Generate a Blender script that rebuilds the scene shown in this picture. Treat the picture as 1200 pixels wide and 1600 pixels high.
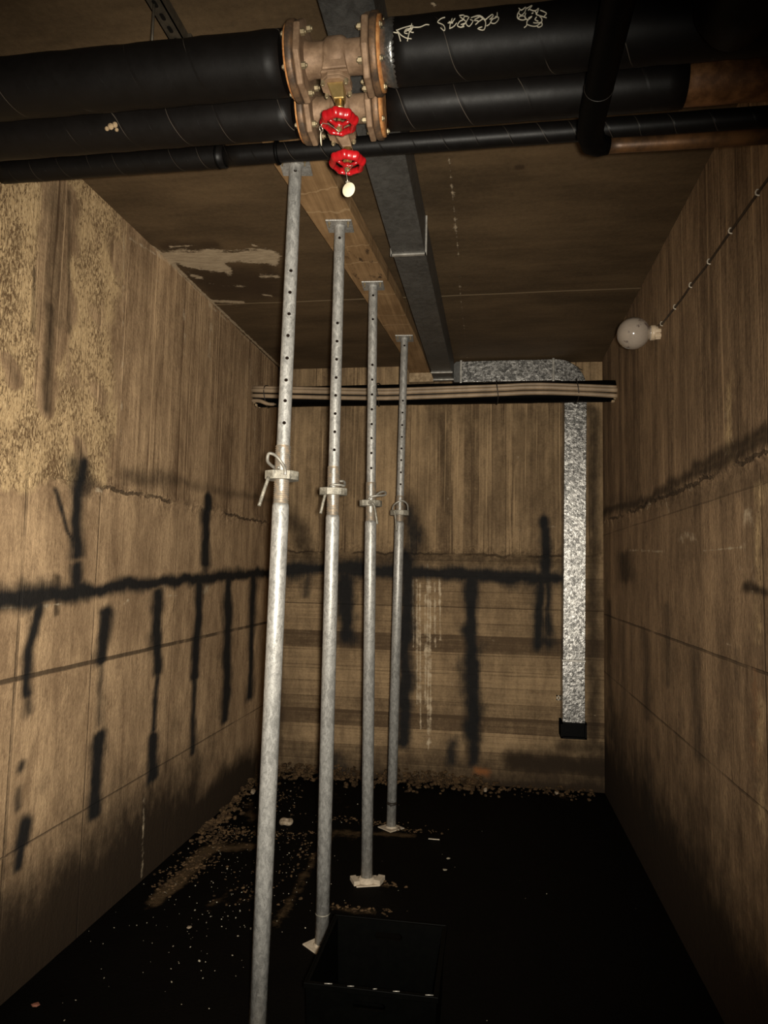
import bpy, bmesh, math, random
import numpy as np
from mathutils import Vector, Matrix, Euler

# ------------------------------------------------------------------ clear
for o in list(bpy.data.objects):
    bpy.data.objects.remove(o, do_unlink=True)
scene = bpy.context.scene
COL = scene.collection
PI = math.pi

# ------------------------------------------------------------------ camera
F = Vector((-0.1512754, 0.98497641, 0.08329007))
R = Vector((0.98846218, 0.15008223, 0.02044129))
U = Vector((-0.00763383, -0.08542135, 0.99631567))
CAMPOS = Vector((0.0, 0.0, 1.569))
cam_data = bpy.data.cameras.new('camera')
cam = bpy.data.objects.new('camera', cam_data)
COL.objects.link(cam)
m = Matrix((R, U, -F)).transposed().to_4x4()
m.translation = CAMPOS
cam.matrix_world = m
cam_data.sensor_fit = 'VERTICAL'
cam_data.sensor_height = 36.0
cam_data.lens = 36.0 * 1086.761 / 1600.0
cam_data.clip_start = 0.02
scene.camera = cam

# ------------------------------------------------------------------ world, lamp, exposure
world = bpy.data.worlds.new('world')
scene.world = world
world.use_nodes = True
world.node_tree.nodes['Background'].inputs[0].default_value = (0.9, 0.75, 0.55, 1)
world.node_tree.nodes['Background'].inputs[1].default_value = 0.0

def spot(name, loc, target, watt, angle, blend, colour, radius):
    d = bpy.data.lights.new(name, 'SPOT')
    d.energy = watt; d.spot_size = math.radians(angle); d.spot_blend = blend
    d.color = colour; d.shadow_soft_size = radius
    o = bpy.data.objects.new(name, d)
    COL.objects.link(o)
    o.location = loc
    o.rotation_euler = (Vector(target) - Vector(loc)).to_track_quat('-Z', 'Y').to_euler()
    return o

# the photographer's hand torch / phone flash, the only light in the cellar
spot('phone_torch', (0.04, -0.02, 1.575), (-1.15, 4.0, 1.66), 680, 96, 1.0, (1.0, 0.93, 0.80), 0.025)

scene.view_settings.view_transform = 'Standard'
scene.view_settings.look = 'None'
scene.view_settings.gamma = 1.0
scene.view_settings.use_curve_mapping = False
scene.view_settings.exposure = 0.0

RND = random.Random(7)

# ------------------------------------------------------------------ material helper
class G:
    def __init__(s, name):
        s.m = bpy.data.materials.new(name); s.m.use_nodes = True
        s.t = s.m.node_tree; s.t.nodes.clear()
        s.out = s.t.nodes.new('ShaderNodeOutputMaterial')
        s.b = s.t.nodes.new('ShaderNodeBsdfPrincipled')
        s.t.links.new(s.b.outputs[0], s.out.inputs[0])
    def put(s, sock, v):
        if isinstance(v, bpy.types.NodeSocket): s.t.links.new(v, sock)
        elif isinstance(v, (tuple, list)):
            if len(v) == 3 and sock.type == 'RGBA': v = tuple(v) + (1,)
            sock.default_value = v
        else: sock.default_value = v
    def M(s, op, a, b=None, c=None, clamp=False):
        n = s.t.nodes.new('ShaderNodeMath'); n.operation = op; n.use_clamp = clamp
        s.put(n.inputs[0], a)
        if b is not None: s.put(n.inputs[1], b)
        if c is not None: s.put(n.inputs[2], c)
        return n.outputs[0]
    def mix(s, f, a, b, mode='MIX'):
        n = s.t.nodes.new('ShaderNodeMix'); n.data_type = 'RGBA'; n.blend_type = mode
        s.put(n.inputs[0], f); s.put(n.inputs[6], a); s.put(n.inputs[7], b)
        return n.outputs[2]
    def ss(s, v, lo, hi, a=0.0, b=1.0):
        n = s.t.nodes.new('ShaderNodeMapRange'); n.interpolation_type = 'SMOOTHSTEP'
        s.put(n.inputs['Value'], v); n.inputs['From Min'].default_value = lo; n.inputs['From Max'].default_value = hi
        n.inputs['To Min'].default_value = a; n.inputs['To Max'].default_value = b
        return n.outputs[0]
    def pos(s, obj=False):
        if obj:
            n = s.t.nodes.new('ShaderNodeTexCoord'); return n.outputs['Object']
        n = s.t.nodes.new('ShaderNodeNewGeometry'); return n.outputs['Position']
    def sep(s, v):
        n = s.t.nodes.new('ShaderNodeSeparateXYZ'); s.put(n.inputs[0], v); return n.outputs
    def comb(s, x, y, z=0.0):
        n = s.t.nodes.new('ShaderNodeCombineXYZ')
        s.put(n.inputs[0], x); s.put(n.inputs[1], y); s.put(n.inputs[2], z); return n.outputs[0]
    def sc(s, v, k):
        n = s.t.nodes.new('ShaderNodeVectorMath'); n.operation = 'MULTIPLY'
        s.put(n.inputs[0], v); n.inputs[1].default_value = k; return n.outputs[0]
    def noise(s, v, scale=1.0, detail=3.0, rough=0.5, dist=0.0):
        n = s.t.nodes.new('ShaderNodeTexNoise')
        s.put(n.inputs['Vector'], v); n.inputs['Scale'].default_value = scale
        n.inputs['Detail'].default_value = detail; n.inputs['Roughness'].default_value = rough
        n.inputs['Distortion'].default_value = dist
        return n.outputs[0]
    def vor(s, v, scale=1.0, feature='F1', out='Distance'):
        n = s.t.nodes.new('ShaderNodeTexVoronoi'); n.feature = feature
        s.put(n.inputs['Vector'], v); n.inputs['Scale'].default_value = scale
        return n.outputs[out]
    def white(s, v):
        n = s.t.nodes.new('ShaderNodeTexWhiteNoise'); n.noise_dimensions = '1D'
        s.put(n.inputs['W'], v); return n.outputs[0]
    def attr(s, name):
        n = s.t.nodes.new('ShaderNodeAttribute'); n.attribute_name = name; return n
    def rgb(s, c):
        n = s.t.nodes.new('ShaderNodeSeparateColor'); s.put(n.inputs[0], c); return n.outputs
    def bump(s, h, strength=0.5, dist=0.01):
        n = s.t.nodes.new('ShaderNodeBump'); s.put(n.inputs['Height'], h)
        n.inputs['Strength'].default_value = strength; n.inputs['Distance'].default_value = dist
        s.t.links.new(n.outputs[0], s.b.inputs['Normal'])
    def fin(s, col=None, rough=None, metal=None, spec=None, coat=None):
        if col is not None: s.put(s.b.inputs['Base Color'], col)
        if rough is not None: s.put(s.b.inputs['Roughness'], rough)
        if metal is not None: s.put(s.b.inputs['Metallic'], metal)
        if spec is not None: s.put(s.b.inputs['Specular IOR Level'], spec)
        if coat is not None: s.put(s.b.inputs['Coat Weight'], coat)
        return s.m

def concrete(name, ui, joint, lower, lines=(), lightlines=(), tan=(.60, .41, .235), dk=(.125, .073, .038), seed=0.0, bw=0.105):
    g = G(name)
    P = g.sep(g.pos()); u = g.M('ADD', P[ui], seed); z = P[2]
    v = g.comb(u, z, 0.0)
    big = g.noise(g.sc(v, (1.1, .8, 1)), 1.6, 4, .6)
    wob = g.noise(g.comb(g.M('MULTIPLY', u, 1.0), g.M('MULTIPLY', z, .5)), 2.0, 2)
    uu = g.M('ADD', u, g.M('MULTIPLY', g.M('SUBTRACT', wob, .5), .02))
    bid = g.M('FLOOR', g.M('DIVIDE', uu, bw)); bf = g.M('FRACT', g.M('DIVIDE', uu, bw))
    tint = g.white(bid)
    sub = g.white(g.M('FLOOR', g.M('DIVIDE', uu, .023)))
    st1 = g.noise(g.comb(g.M('MULTIPLY', u, 38), g.M('MULTIPLY', z, 1.3)), 1, 4, .6)
    st2 = g.noise(g.comb(g.M('MULTIPLY', u, 150), g.M('MULTIPLY', z, 3.5)), 1, 3, .6)
    fine = g.noise(g.sc(v, (1, 1, 1)), 60, 6, .7)
    edge = g.ss(g.M('ABSOLUTE', g.M('SUBTRACT', bf, .5)), .455, .5)
    # upper, board marked
    c1 = g.noise(g.comb(g.M('MULTIPLY', u, 5), g.M('MULTIPLY', z, 2.0)), 1, 6, .72, .5)
    c2 = g.noise(g.comb(g.M('MULTIPLY', u, 19), g.M('MULTIPLY', z, 8)), 1, 6, .78, .3)
    def wsum(terms, off):
        r = None
        for s_, k_ in terms:
            q_ = g.M('MULTIPLY', s_, k_); r = q_ if r is None else g.M('ADD', r, q_)
        return g.M('SUBTRACT', r, off)
    a = wsum(((tint, .24), (st1, .36), (st2, .26), (c1, .50), (c2, .55), (fine, .40), (sub, .08)), .68)
    # thin pale and dark runs down the boards
    run = g.ss(g.noise(g.comb(g.M('MULTIPLY', u, 62), g.M('MULTIPLY', z, .55), 5.0), 1, 2, .5), .63, .67)
    drk = g.ss(g.noise(g.comb(g.M('MULTIPLY', u, 55), g.M('MULTIPLY', z, .8), 9.0), 1, 2, .5), .30, .38, 1.0, 0.0)
    a = g.M('ADD', a, g.M('MULTIPLY', run, .42)); a = g.M('SUBTRACT', a, g.M('MULTIPLY', drk, .28))
    a = g.M('ADD', a, g.M('MULTIPLY', edge, g.M('MULTIPLY', g.M('SUBTRACT', g.white(g.M('ADD', bid, 77.0)), .62), .55)))
    # lower
    if lower == 'h':
        hb = g.white(g.M('FLOOR', g.M('DIVIDE', z, .118)))
        hs = g.noise(g.comb(g.M('MULTIPLY', u, 1.6), g.M('MULTIPLY', z, 48)), 1, 4, .6)
        hs2 = g.noise(g.comb(g.M('MULTIPLY', u, 5), g.M('MULTIPLY', z, 140)), 1, 3, .6)
        he = g.ss(g.M('ABSOLUTE', g.M('SUBTRACT', g.M('FRACT', g.M('DIVIDE', z, .118)), .5)), .47, .5)
        bands = g.M('MAXIMUM', g.M('MULTIPLY', g.ss(z, .955, .965), g.ss(z, 1.085, 1.095, 1.0, 0.0)), g.M('MULTIPLY', g.ss(z, .375, .382), g.ss(z, .490, .497, 1.0, 0.0)))
        l = wsum(((bands, -.30), (hb, .20), (hs, .40), (hs2, .26), (c1, .45), (c2, .45), (fine, .40), (big, .2)), .66)
        l = g.M('SUBTRACT', l, g.M('MULTIPLY', he, .2))
    else:
        l = wsum(((st1, .22), (st2, .10), (c1, .55), (c2, .55), (fine, .42), (big, .35)), .56)
        l = g.M('ADD', l, g.M('MULTIPLY', run, .06)); l = g.M('SUBTRACT', l, g.M('MULTIPLY', drk, .08))
    jn = g.noise(g.sc(v, (7, 7, 1)), 1, 5, .65)
    jz = g.M('ADD', g.M('SUBTRACT', z, joint), g.M('MULTIPLY', g.M('SUBTRACT', jn, .5), -.085))
    up = g.ss(jz, -.012, .012)
    val = g.M('ADD', g.M('MULTIPLY', a, up), g.M('MULTIPLY', l, g.M('SUBTRACT', 1.0, up)), clamp=True)
    nearj = g.ss(g.M('ABSOLUTE', jz), .0, .13 if lower == 'h' else .09, 1.0, 0.0)
    crust = g.noise(g.sc(v, (1, 1, 1)), 34, 5, .75)
    val = g.M('ADD', val, g.M('MULTIPLY', nearj, g.M('MULTIPLY', g.M('SUBTRACT', crust, .5), 1.1)), clamp=True)
    grime = g.noise(g.comb(g.M('MULTIPLY', u, 4.5), g.M('MULTIPLY', z, 1.1), 3.0), 1, 5, .65)
    val = g.M('MULTIPLY', g.ss(val, .12, .88), g.ss(grime, .30, .62, .45, 1.08))
    col = g.mix(val, dk, tan)
    jpatch = g.ss(g.noise(g.sc(v, (3, 3, 1)), 1, 2), .38, .55)
    crack = g.M('MULTIPLY', g.ss(g.M('ABSOLUTE', jz), .0035, .010, 1.0, 0.0), jpatch)
    col = g.mix(g.M('MULTIPLY', crack, .75), col, (.03, .018, .009))
    ln = crack
    wl = g.M('MULTIPLY', g.M('SUBTRACT', g.noise(g.sc(v, (2.2, 2.2, 1)), 1, 4, .6), .5), .010)
    for (ax, c, w, k) in lines:      # thin dark casting lines
        q = z if ax == 'z' else u
        d = g.ss(g.M('ABSOLUTE', g.M('ADD', g.M('SUBTRACT', q, c + (seed if ax == 'u' else 0)), wl)), w * .5, w * 1.3, k, 0.0)
        if ax == 'u':
            d = g.M('MULTIPLY', d, g.ss(z, joint - .06, joint, 1.0, 0.0))
        d = g.M('MULTIPLY', d, g.ss(g.noise(g.sc(v, (1.6, 1.6, 1)), 1, 4, .7), .34, .52, .25, 1.0))
        col = g.mix(d, col, (.035, .022, .012)); ln = g.M('MAXIMUM', ln, d)
    # rough exposed aggregate
    A = g.rgb(g.attr('stain_shade').outputs['Color']); al = g.attr('stain_shade').outputs['Alpha']
    pn = g.noise(g.comb(g.M('MULTIPLY', u, 120), g.M('MULTIPLY', z, 44)), 1, 5, .75, .6)
    pn2 = g.noise(g.sc(v, (9, 5, 1)), 1, 3)
    am = g.ss(g.M('ADD', al, g.M('MULTIPLY', g.M('SUBTRACT', pn2, .5), .9)), .30, .62)
    pit = g.ss(g.M('ADD', pn, g.M('MULTIPLY', g.M('SUBTRACT', pn2, .5), .35)), .36, .50, 1.0, 0.0)
    aggc = g.mix(pit, g.mix(g.ss(pn, .5, .75), g.mix(pn2, (.36, .235, .115), (.62, .44, .235)), (.78, .60, .36)), (.15, .085, .038))
    col = g.mix(g.M('MULTIPLY', am, .9), col, aggc)
    # stains, and the shade painted at the wall feet
    sn = g.noise(g.sc(v, (22, 11, 1)), 1, 5, .7); sn2 = g.noise(g.sc(v, (1, 1, 1)), 17, 4, .65)
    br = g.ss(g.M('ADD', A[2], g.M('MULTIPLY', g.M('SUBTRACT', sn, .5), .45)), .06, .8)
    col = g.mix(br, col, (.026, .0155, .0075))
    ef = g.ss(g.M('ADD', A[1], g.M('MULTIPLY', g.M('SUBTRACT', sn2, .5), 2.2)), .45, 1.25)
    col = g.mix(ef, col, (.55, .44, .30))
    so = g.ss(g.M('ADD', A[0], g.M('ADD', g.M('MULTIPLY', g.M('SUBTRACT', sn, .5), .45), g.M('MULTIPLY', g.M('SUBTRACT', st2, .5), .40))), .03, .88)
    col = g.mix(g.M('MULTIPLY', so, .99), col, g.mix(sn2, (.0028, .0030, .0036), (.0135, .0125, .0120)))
    ru = g.attr('rust').outputs['Fac']
    col = g.mix(g.M('MULTIPLY', g.ss(g.M('ADD', ru, g.M('MULTIPLY', g.M('SUBTRACT', sn2, .5), .8)), .2, .9), .8), col, (.30, .10, .025))
    h = g.M('ADD', g.M('MULTIPLY', val, .5), g.M('MULTIPLY', fine, .35))
    h = g.M('SUBTRACT', h, g.M('MULTIPLY', ln, 1.5)); h = g.M('SUBTRACT', h, g.M('MULTIPLY', g.M('MULTIPLY', pit, am), .9))
    h = g.M('ADD', h, g.M('MULTIPLY', ef, .3)); h = g.M('ADD', h, g.M('MULTIPLY', nearj, g.M('MULTIPLY', crust, 1.2)))
    h = g.M('ADD', h, g.M('MULTIPLY', c2, .7))
    g.bump(h, .8, .006)
    return g.fin(col, .82, 0, .25)

def mat_ceiling():
    g = G('ceiling_concrete')
    P = g.sep(g.pos()); x, y = P[0], P[1]; v = g.comb(x, y)
    n1 = g.noise(g.sc(v, (1.2, 3, 1)), 1, 4, .6); n2 = g.noise(v, 45, 5, .7); n3 = g.noise(g.sc(v, (3, 30, 1)), 1, 3)
    val = g.M('ADD', g.M('MULTIPLY', n1, .8), g.M('ADD', g.M('MULTIPLY', n2, .3), g.M('MULTIPLY', n3, .15)))
    col = g.mix(g.ss(val, .35, .95), (.043, .027, .013), (.135, .087, .044))
    w = g.M('MULTIPLY', g.M('SUBTRACT', g.noise(g.sc(v, (1.5, 1.5, 1)), 1, 3), .5), .03)
    for c in (3.96, 2.05):
        ln = g.ss(g.M('ABSOLUTE', g.M('ADD', g.M('SUBTRACT', y, c), w)), .004, .011, .75, 0.0)
        col = g.mix(ln, col, (.27, .20, .12))
    A = g.rgb(g.attr('stain_shade').outputs['Color']); sn2 = g.noise(g.sc(v, (10, 22, 1)), 1, 5, .65)
    br = g.ss(g.M('ADD', A[2], g.M('MULTIPLY', g.M('SUBTRACT', sn2, .5), .5)), .1, .8)
    col = g.mix(g.M('MULTIPLY', br, .8), col, (.035, .02, .010))
    ef = g.ss(g.M('ADD', A[1], g.M('ADD', g.M('MULTIPLY', g.M('SUBTRACT', sn2, .5), 1.2), g.M('MULTIPLY', g.M('SUBTRACT', n2, .5), .6))), .36, .58)
    col = g.mix(ef, col, g.mix(g.noise(g.sc(v, (12, 40, 1)), 1, 4, .7), (.15, .10, .06), (.62, .50, .34)))
    g.bump(g.M('ADD', g.M('MULTIPLY', n2, .4), g.M('MULTIPLY', ef, 1.2)), .5, .008)
    return g.fin(col, .7, 0, .3)

def mat_floor():
    g = G('black_mud')
    P = g.sep(g.pos()); v = g.comb(P[0], P[1])
    n = g.noise(v, 3, 5, .6); f = g.noise(v, 60, 5, .7)
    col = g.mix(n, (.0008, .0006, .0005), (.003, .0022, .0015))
    A = g.rgb(g.attr('stain_shade').outputs['Color'])
    p = g.ss(g.M('ADD', A[1], g.M('MULTIPLY', g.M('SUBTRACT', g.noise(v, 14, 5, .7), .5), 1.1)), .30, .75)
    col = g.mix(g.M('MULTIPLY', p, .9), col, g.mix(f, (.02, .012, .006), (.13, .085, .045)))
    g.bump(g.M('ADD', n, g.M('MULTIPLY', f, .5)), .6, .02)
    return g.fin(col, .75, 0, .05)

def mat_galv(name, base=(.34, .332, .312), var=.42, rough=.42, metal=.40, scale=70, bumpk=.25):
    g = G(name)
    p = g.pos(True)
    a = g.noise(g.sc(p, (1, 1, .55)), scale, 5, .7, .8); b = g.noise(p, 7, 3); c = g.noise(p, 210, 3, .6)
    k = g.M('ADD', g.M('MULTIPLY', a, .9), g.M('ADD', g.M('MULTIPLY', b, .35), g.M('MULTIPLY', c, .25)))
    lo = tuple(q * (1 - var) for q in base); hi = tuple(min(1, q * (1 + var)) for q in base)
    col = g.mix(g.ss(k, .5, 1.0), lo, hi)
    r = g.M('ADD', rough - .1, g.M('MULTIPLY', a, .25))
    g.bump(g.M('ADD', a, c), bumpk, .002)
    return g.fin(col, r, metal, .5)

def mat_spangle(name, base=(.27, .262, .248), metal=.85, rough=.27, scale=60, bumpk=.9):
    g = G(name)
    p = g.pos(True)
    a = g.vor(p, scale, 'F1', 'Color'); f = g.rgb(a)[0]
    n = g.noise(p, scale * .8, 4, .7); 
    k = g.M('ADD', g.M('MULTIPLY', f, .5), g.M('MULTIPLY', n, .8))
    col = g.mix(g.ss(k, .3, 1.1), tuple(q * .35 for q in base), tuple(min(1, q * 1.9) for q in base))
    g.bump(k, bumpk, .004)
    return g.fin(col, g.M('ADD', rough, g.M('MULTIPLY', n, .15)), metal, .5)

def simple(name, c, rough=.5, metal=0., spec=.5, var=.25, scale=30, bumpk=.2, c2=None, coat=0):
    g = G(name); p = g.pos(True)
    n = g.noise(p, scale, 5, .65)
    hi = c2 if c2 else tuple(min(1, q * (1 + var)) for q in c)
    col = g.mix(g.ss(n, .35, .68), tuple(q * (1 - var) for q in c) if not c2 else c, hi)
    if bumpk: g.bump(n, bumpk, .003)
    return g.fin(col, rough, metal, spec, coat)

def mat_wrap(name, pitch, tone=(.003, .0025, .0022), rough=.42):
    # black plastic pipe wrap with a faint helical tape edge, pipe axis along X (object origin on the axis)
    g = G(name)
    p = g.sep(g.pos()); tc = g.sep(g.pos(True))
    ang = g.M('DIVIDE', g.M('ARCTAN2', tc[2], tc[1]), 2 * PI)
    w = g.noise(g.comb(g.M('MULTIPLY', p[0], 3.1), 0.0, 0.0), 1, 3)
    t = g.M('ADD', g.M('SUBTRACT', g.M('DIVIDE', p[0], pitch), ang), g.M('MULTIPLY', w, 1.3))
    d = g.M('ABSOLUTE', g.M('SUBTRACT', g.M('FRACT', t), .5))
    ln = g.ss(d, .0, .0075, 1.0, 0.0)
    n = g.noise(g.pos(), 22, 5, .7); pick = g.ss(g.noise(g.pos(), 5, 2), .44, .62)
    col = g.mix(n, tone, tuple(q * 2.0 for q in tone))
    col = g.mix(g.M('MULTIPLY', g.M('MULTIPLY', ln, pick), .5), col, (.16, .13, .10))
    g.bump(g.M('ADD', g.M('MULTIPLY', n, .3), g.M('MULTIPLY', g.ss(g.M('FRACT', t), .5, .56), .5)), .35, .004)
    return g.fin(col, g.M('ADD', rough, g.M('MULTIPLY', n, .2)), 0, .16)

MT = {}
MT['wall_left'] = concrete('board_marked_concrete', 1, 1.915, 'v',
    lines=[('z', 1.145, .009, .8), ('z', .52, .004, .5), ('u', 2.84, .005, .45), ('u', 2.35, .010, .45), ('u', 3.62, .004, .3)])
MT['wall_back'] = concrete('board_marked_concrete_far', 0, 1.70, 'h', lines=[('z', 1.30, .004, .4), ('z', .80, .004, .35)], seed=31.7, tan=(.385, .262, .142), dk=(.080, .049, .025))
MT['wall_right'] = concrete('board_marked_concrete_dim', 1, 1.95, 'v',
    lines=[('z', 1.28, .005, .6), ('z', .865, .005, .5), ('z', 1.86, .003, .3), ('u', 2.30, .006, .5)], seed=57.3, tan=(.45, .30, .17), dk=(.078, .047, .026))  # same concrete toned down, this wall's weaker light put into its colour
MT['plain'] = simple('plain_concrete', (.16, .10, .055), .85, 0, .2)
MT['ceiling'] = mat_ceiling()
MT['floor'] = mat_floor()
MT['galv'] = mat_galv('galvanised_steel')
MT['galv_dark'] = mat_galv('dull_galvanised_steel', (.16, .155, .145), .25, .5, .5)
MT['nut'] = mat_galv('zinc_casting', (.26, .24, .195), .6, .5, .3, 60)
MT['thread'] = simple('rusty_thread', (.21, .19, .16), .5, .4, .5, c2=(.36, .28, .20), scale=55)
MT['pin'] = simple('grey_rod', (.33, .31, .27), .45, .5, .5)
MT['plate'] = simple('dusty_plate', (.40, .34, .26), .7, .1, .3, c2=(.52, .44, .34), scale=50)
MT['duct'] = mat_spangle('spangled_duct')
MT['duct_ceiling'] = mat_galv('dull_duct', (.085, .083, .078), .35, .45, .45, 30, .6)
MT['seam'] = simple('duct_seam', (.42, .40, .36), .4, .6)
MT['wrap'] = mat_wrap('black_wrap', .21)
MT['wrap2'] = mat_wrap('black_wrap_worn', .17, (.0032, .0026, .0023), .38)
MT['wrap3'] = mat_wrap('black_wrap_thin', .10, (.0026, .0022, .002), .36)
MT['black'] = simple('black_sleeve', (.0010, .0009, .0008), .55, 0, .07, bumpk=.2)
MT['cast'] = simple('rusty_bronze', (.17, .105, .062), .62, .25, .4, c2=(.30, .195, .12), scale=22, bumpk=.5)
MT['castdk'] = simple('dark_flange', (.07, .047, .032), .55, .4, .5, c2=(.20, .115, .06), scale=30, bumpk=.5)
MT['rust'] = simple('orange_rust', (.30, .11, .03), .8, 0, .3, c2=(.50, .25, .09), scale=40, bumpk=.6)
MT['brass'] = simple('brass', (.42, .29, .11), .36, .8, .5, c2=(.60, .43, .18), scale=30)
MT['bolt'] = simple('bolt_zinc', (.20, .155, .09), .5, .6, .5, c2=(.38, .31, .19))
MT['red'] = simple('red_enamel', (.36, .006, .009), .30, 0, .5, var=.2, scale=14, bumpk=.08, coat=.3)
MT['foil'] = simple('crumpled_foil', (.30, .30, .29), .28, .9, .5, scale=45, bumpk=1.0)
MT['tag'] = simple('cream_tag', (.72, .64, .46), .5, 0, .4, var=.08)
MT['wire'] = simple('tag_wire', (.60, .55, .45), .35, .8)
MT['chalk'] = simple('chalk_marker', (.50, .46, .36), .7, 0, .3)
MT['ink'] = simple('black_ink', (.012, .011, .010), .7, 0, .3)
MT['cable'] = simple('tan_cable', (.27, .195, .125), .5, 0, .4, var=.2, scale=9, bumpk=.1)
MT['cable_dark'] = simple('dark_cable', (.035, .022, .013), .5)
MT['tie'] = simple('cable_tie', (.02, .016, .013), .5)
MT['clip'] = simple('white_clip', (.48, .42, .33), .5)
MT['mortar'] = simple('mortar', (.24, .17, .10), .9, 0, .2, c2=(.42, .31, .19), scale=40, bumpk=.8)
MT['porcelain'] = simple('porcelain', (.52, .40, .27), .4, 0, .5, c2=(.62, .50, .36), scale=25)
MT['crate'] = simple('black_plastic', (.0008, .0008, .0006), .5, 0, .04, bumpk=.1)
MT['bare'] = simple('bare_pipe', (.045, .024, .012), .45, .4, .5, c2=(.16, .075, .028), scale=9, bumpk=.5)
MT['rustpipe'] = simple('rusted_pipe', (.10, .042, .014), .6, .2, .4, c2=(.26, .12, .045), scale=16, bumpk=.7)
MT['strut'] = simple('strut_steel', (.075, .062, .045), .55, .5, .5)
MT['strutdk'] = simple('slot_dark', (.006, .005, .004), .9, 0, .1)
MT['stone'] = simple('pale_rubble', (.22, .165, .11), .85, 0, .2, c2=(.42, .34, .25), scale=40, bumpk=.6)
MT['tube_inside'] = simple('shaded_tube_inside', (.010, .006, .004), .9, 0, .05)  # dirty inside, painted near black as the shade in the holes
MT['leaf'] = simple('reddish_scrap', (.16, .055, .035), .7, 0, .3, c2=(.26, .11, .07))
MT['dirt'] = simple('brown_dirt', (.030, .018, .009), .9, 0, .15, c2=(.115, .07, .034), scale=20, bumpk=.6)
MT['bits'] = simple('pale_bits', (.20, .17, .12), .6, 0, .5, c2=(.45, .40, .30), scale=3)

def mat_wood():
    g = G('timber_beam'); p = g.sep(g.pos())
    # world coords: grain along y
    gr = g.noise(g.comb(g.M('MULTIPLY', p[0], 55), g.M('MULTIPLY', p[1], 2.2), g.M('MULTIPLY', p[2], 55)), 1, 5, .65)
    bl = g.noise(g.comb(p[0], p[1], p[2]), 5, 4, .6)
    k = g.M('ADD', g.M('MULTIPLY', gr, .6), g.M('MULTIPLY', bl, .5))
    col = g.mix(g.ss(k, .35, .8), (.17, .098, .043), (.36, .225, .11))
    cr = g.M('ADD', p[1], g.M('MULTIPLY', g.M('SUBTRACT', bl, .5), .16))
    for yy in (2.62, 2.80, 3.12, 3.30, 3.72, 4.02, 4.2):
        d = g.ss(g.M('ABSOLUTE', g.M('SUBTRACT', cr, yy)), .002, .007, .5, 0.0)
        col = g.mix(d, col, (.45, .31, .17))
    blot = g.ss(g.noise(g.comb(g.M('MULTIPLY', p[0], 22), g.M('MULTIPLY', p[1], 9)), 1, 4, .7), .54, .64)
    win = g.M('MULTIPLY', g.ss(p[1], 3.05, 3.2), g.ss(p[1], 3.5, 3.62, 1.0, 0.0))
    col = g.mix(g.M('MULTIPLY', blot, g.M('MULTIPLY', win, .85)), col, (.03, .016, .008))
    g.bump(g.M('ADD', gr, g.M('MULTIPLY', bl, .5)), .35, .004)
    return g.fin(col, .75, 0, .25)
MT['wood'] = mat_wood()

def mat_globe():
    g = G('dirty_opal_glass'); p = g.pos(True)
    n = g.noise(p, 22, 5, .65); m_ = g.noise(p, 9, 3); z = g.sep(p)[2]
    col = g.mix(n, (.25, .20, .155), (.36, .31, .26))
    d = g.ss(g.M('ADD', n, g.M('MULTIPLY', m_, .4)), .78, .88)
    col = g.mix(g.M('MULTIPLY', d, .8), col, (.07, .045, .04))
    dust = g.ss(g.M('ADD', z, g.M('MULTIPLY', n, .03)), .062, .085)
    col = g.mix(g.M('MULTIPLY', dust, .85), col, (.05, .035, .028))
    return g.fin(col, g.M('ADD', .12, g.M('MULTIPLY', d, .4)), 0, .5, .5)
MT['globe'] = mat_globe()

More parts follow.
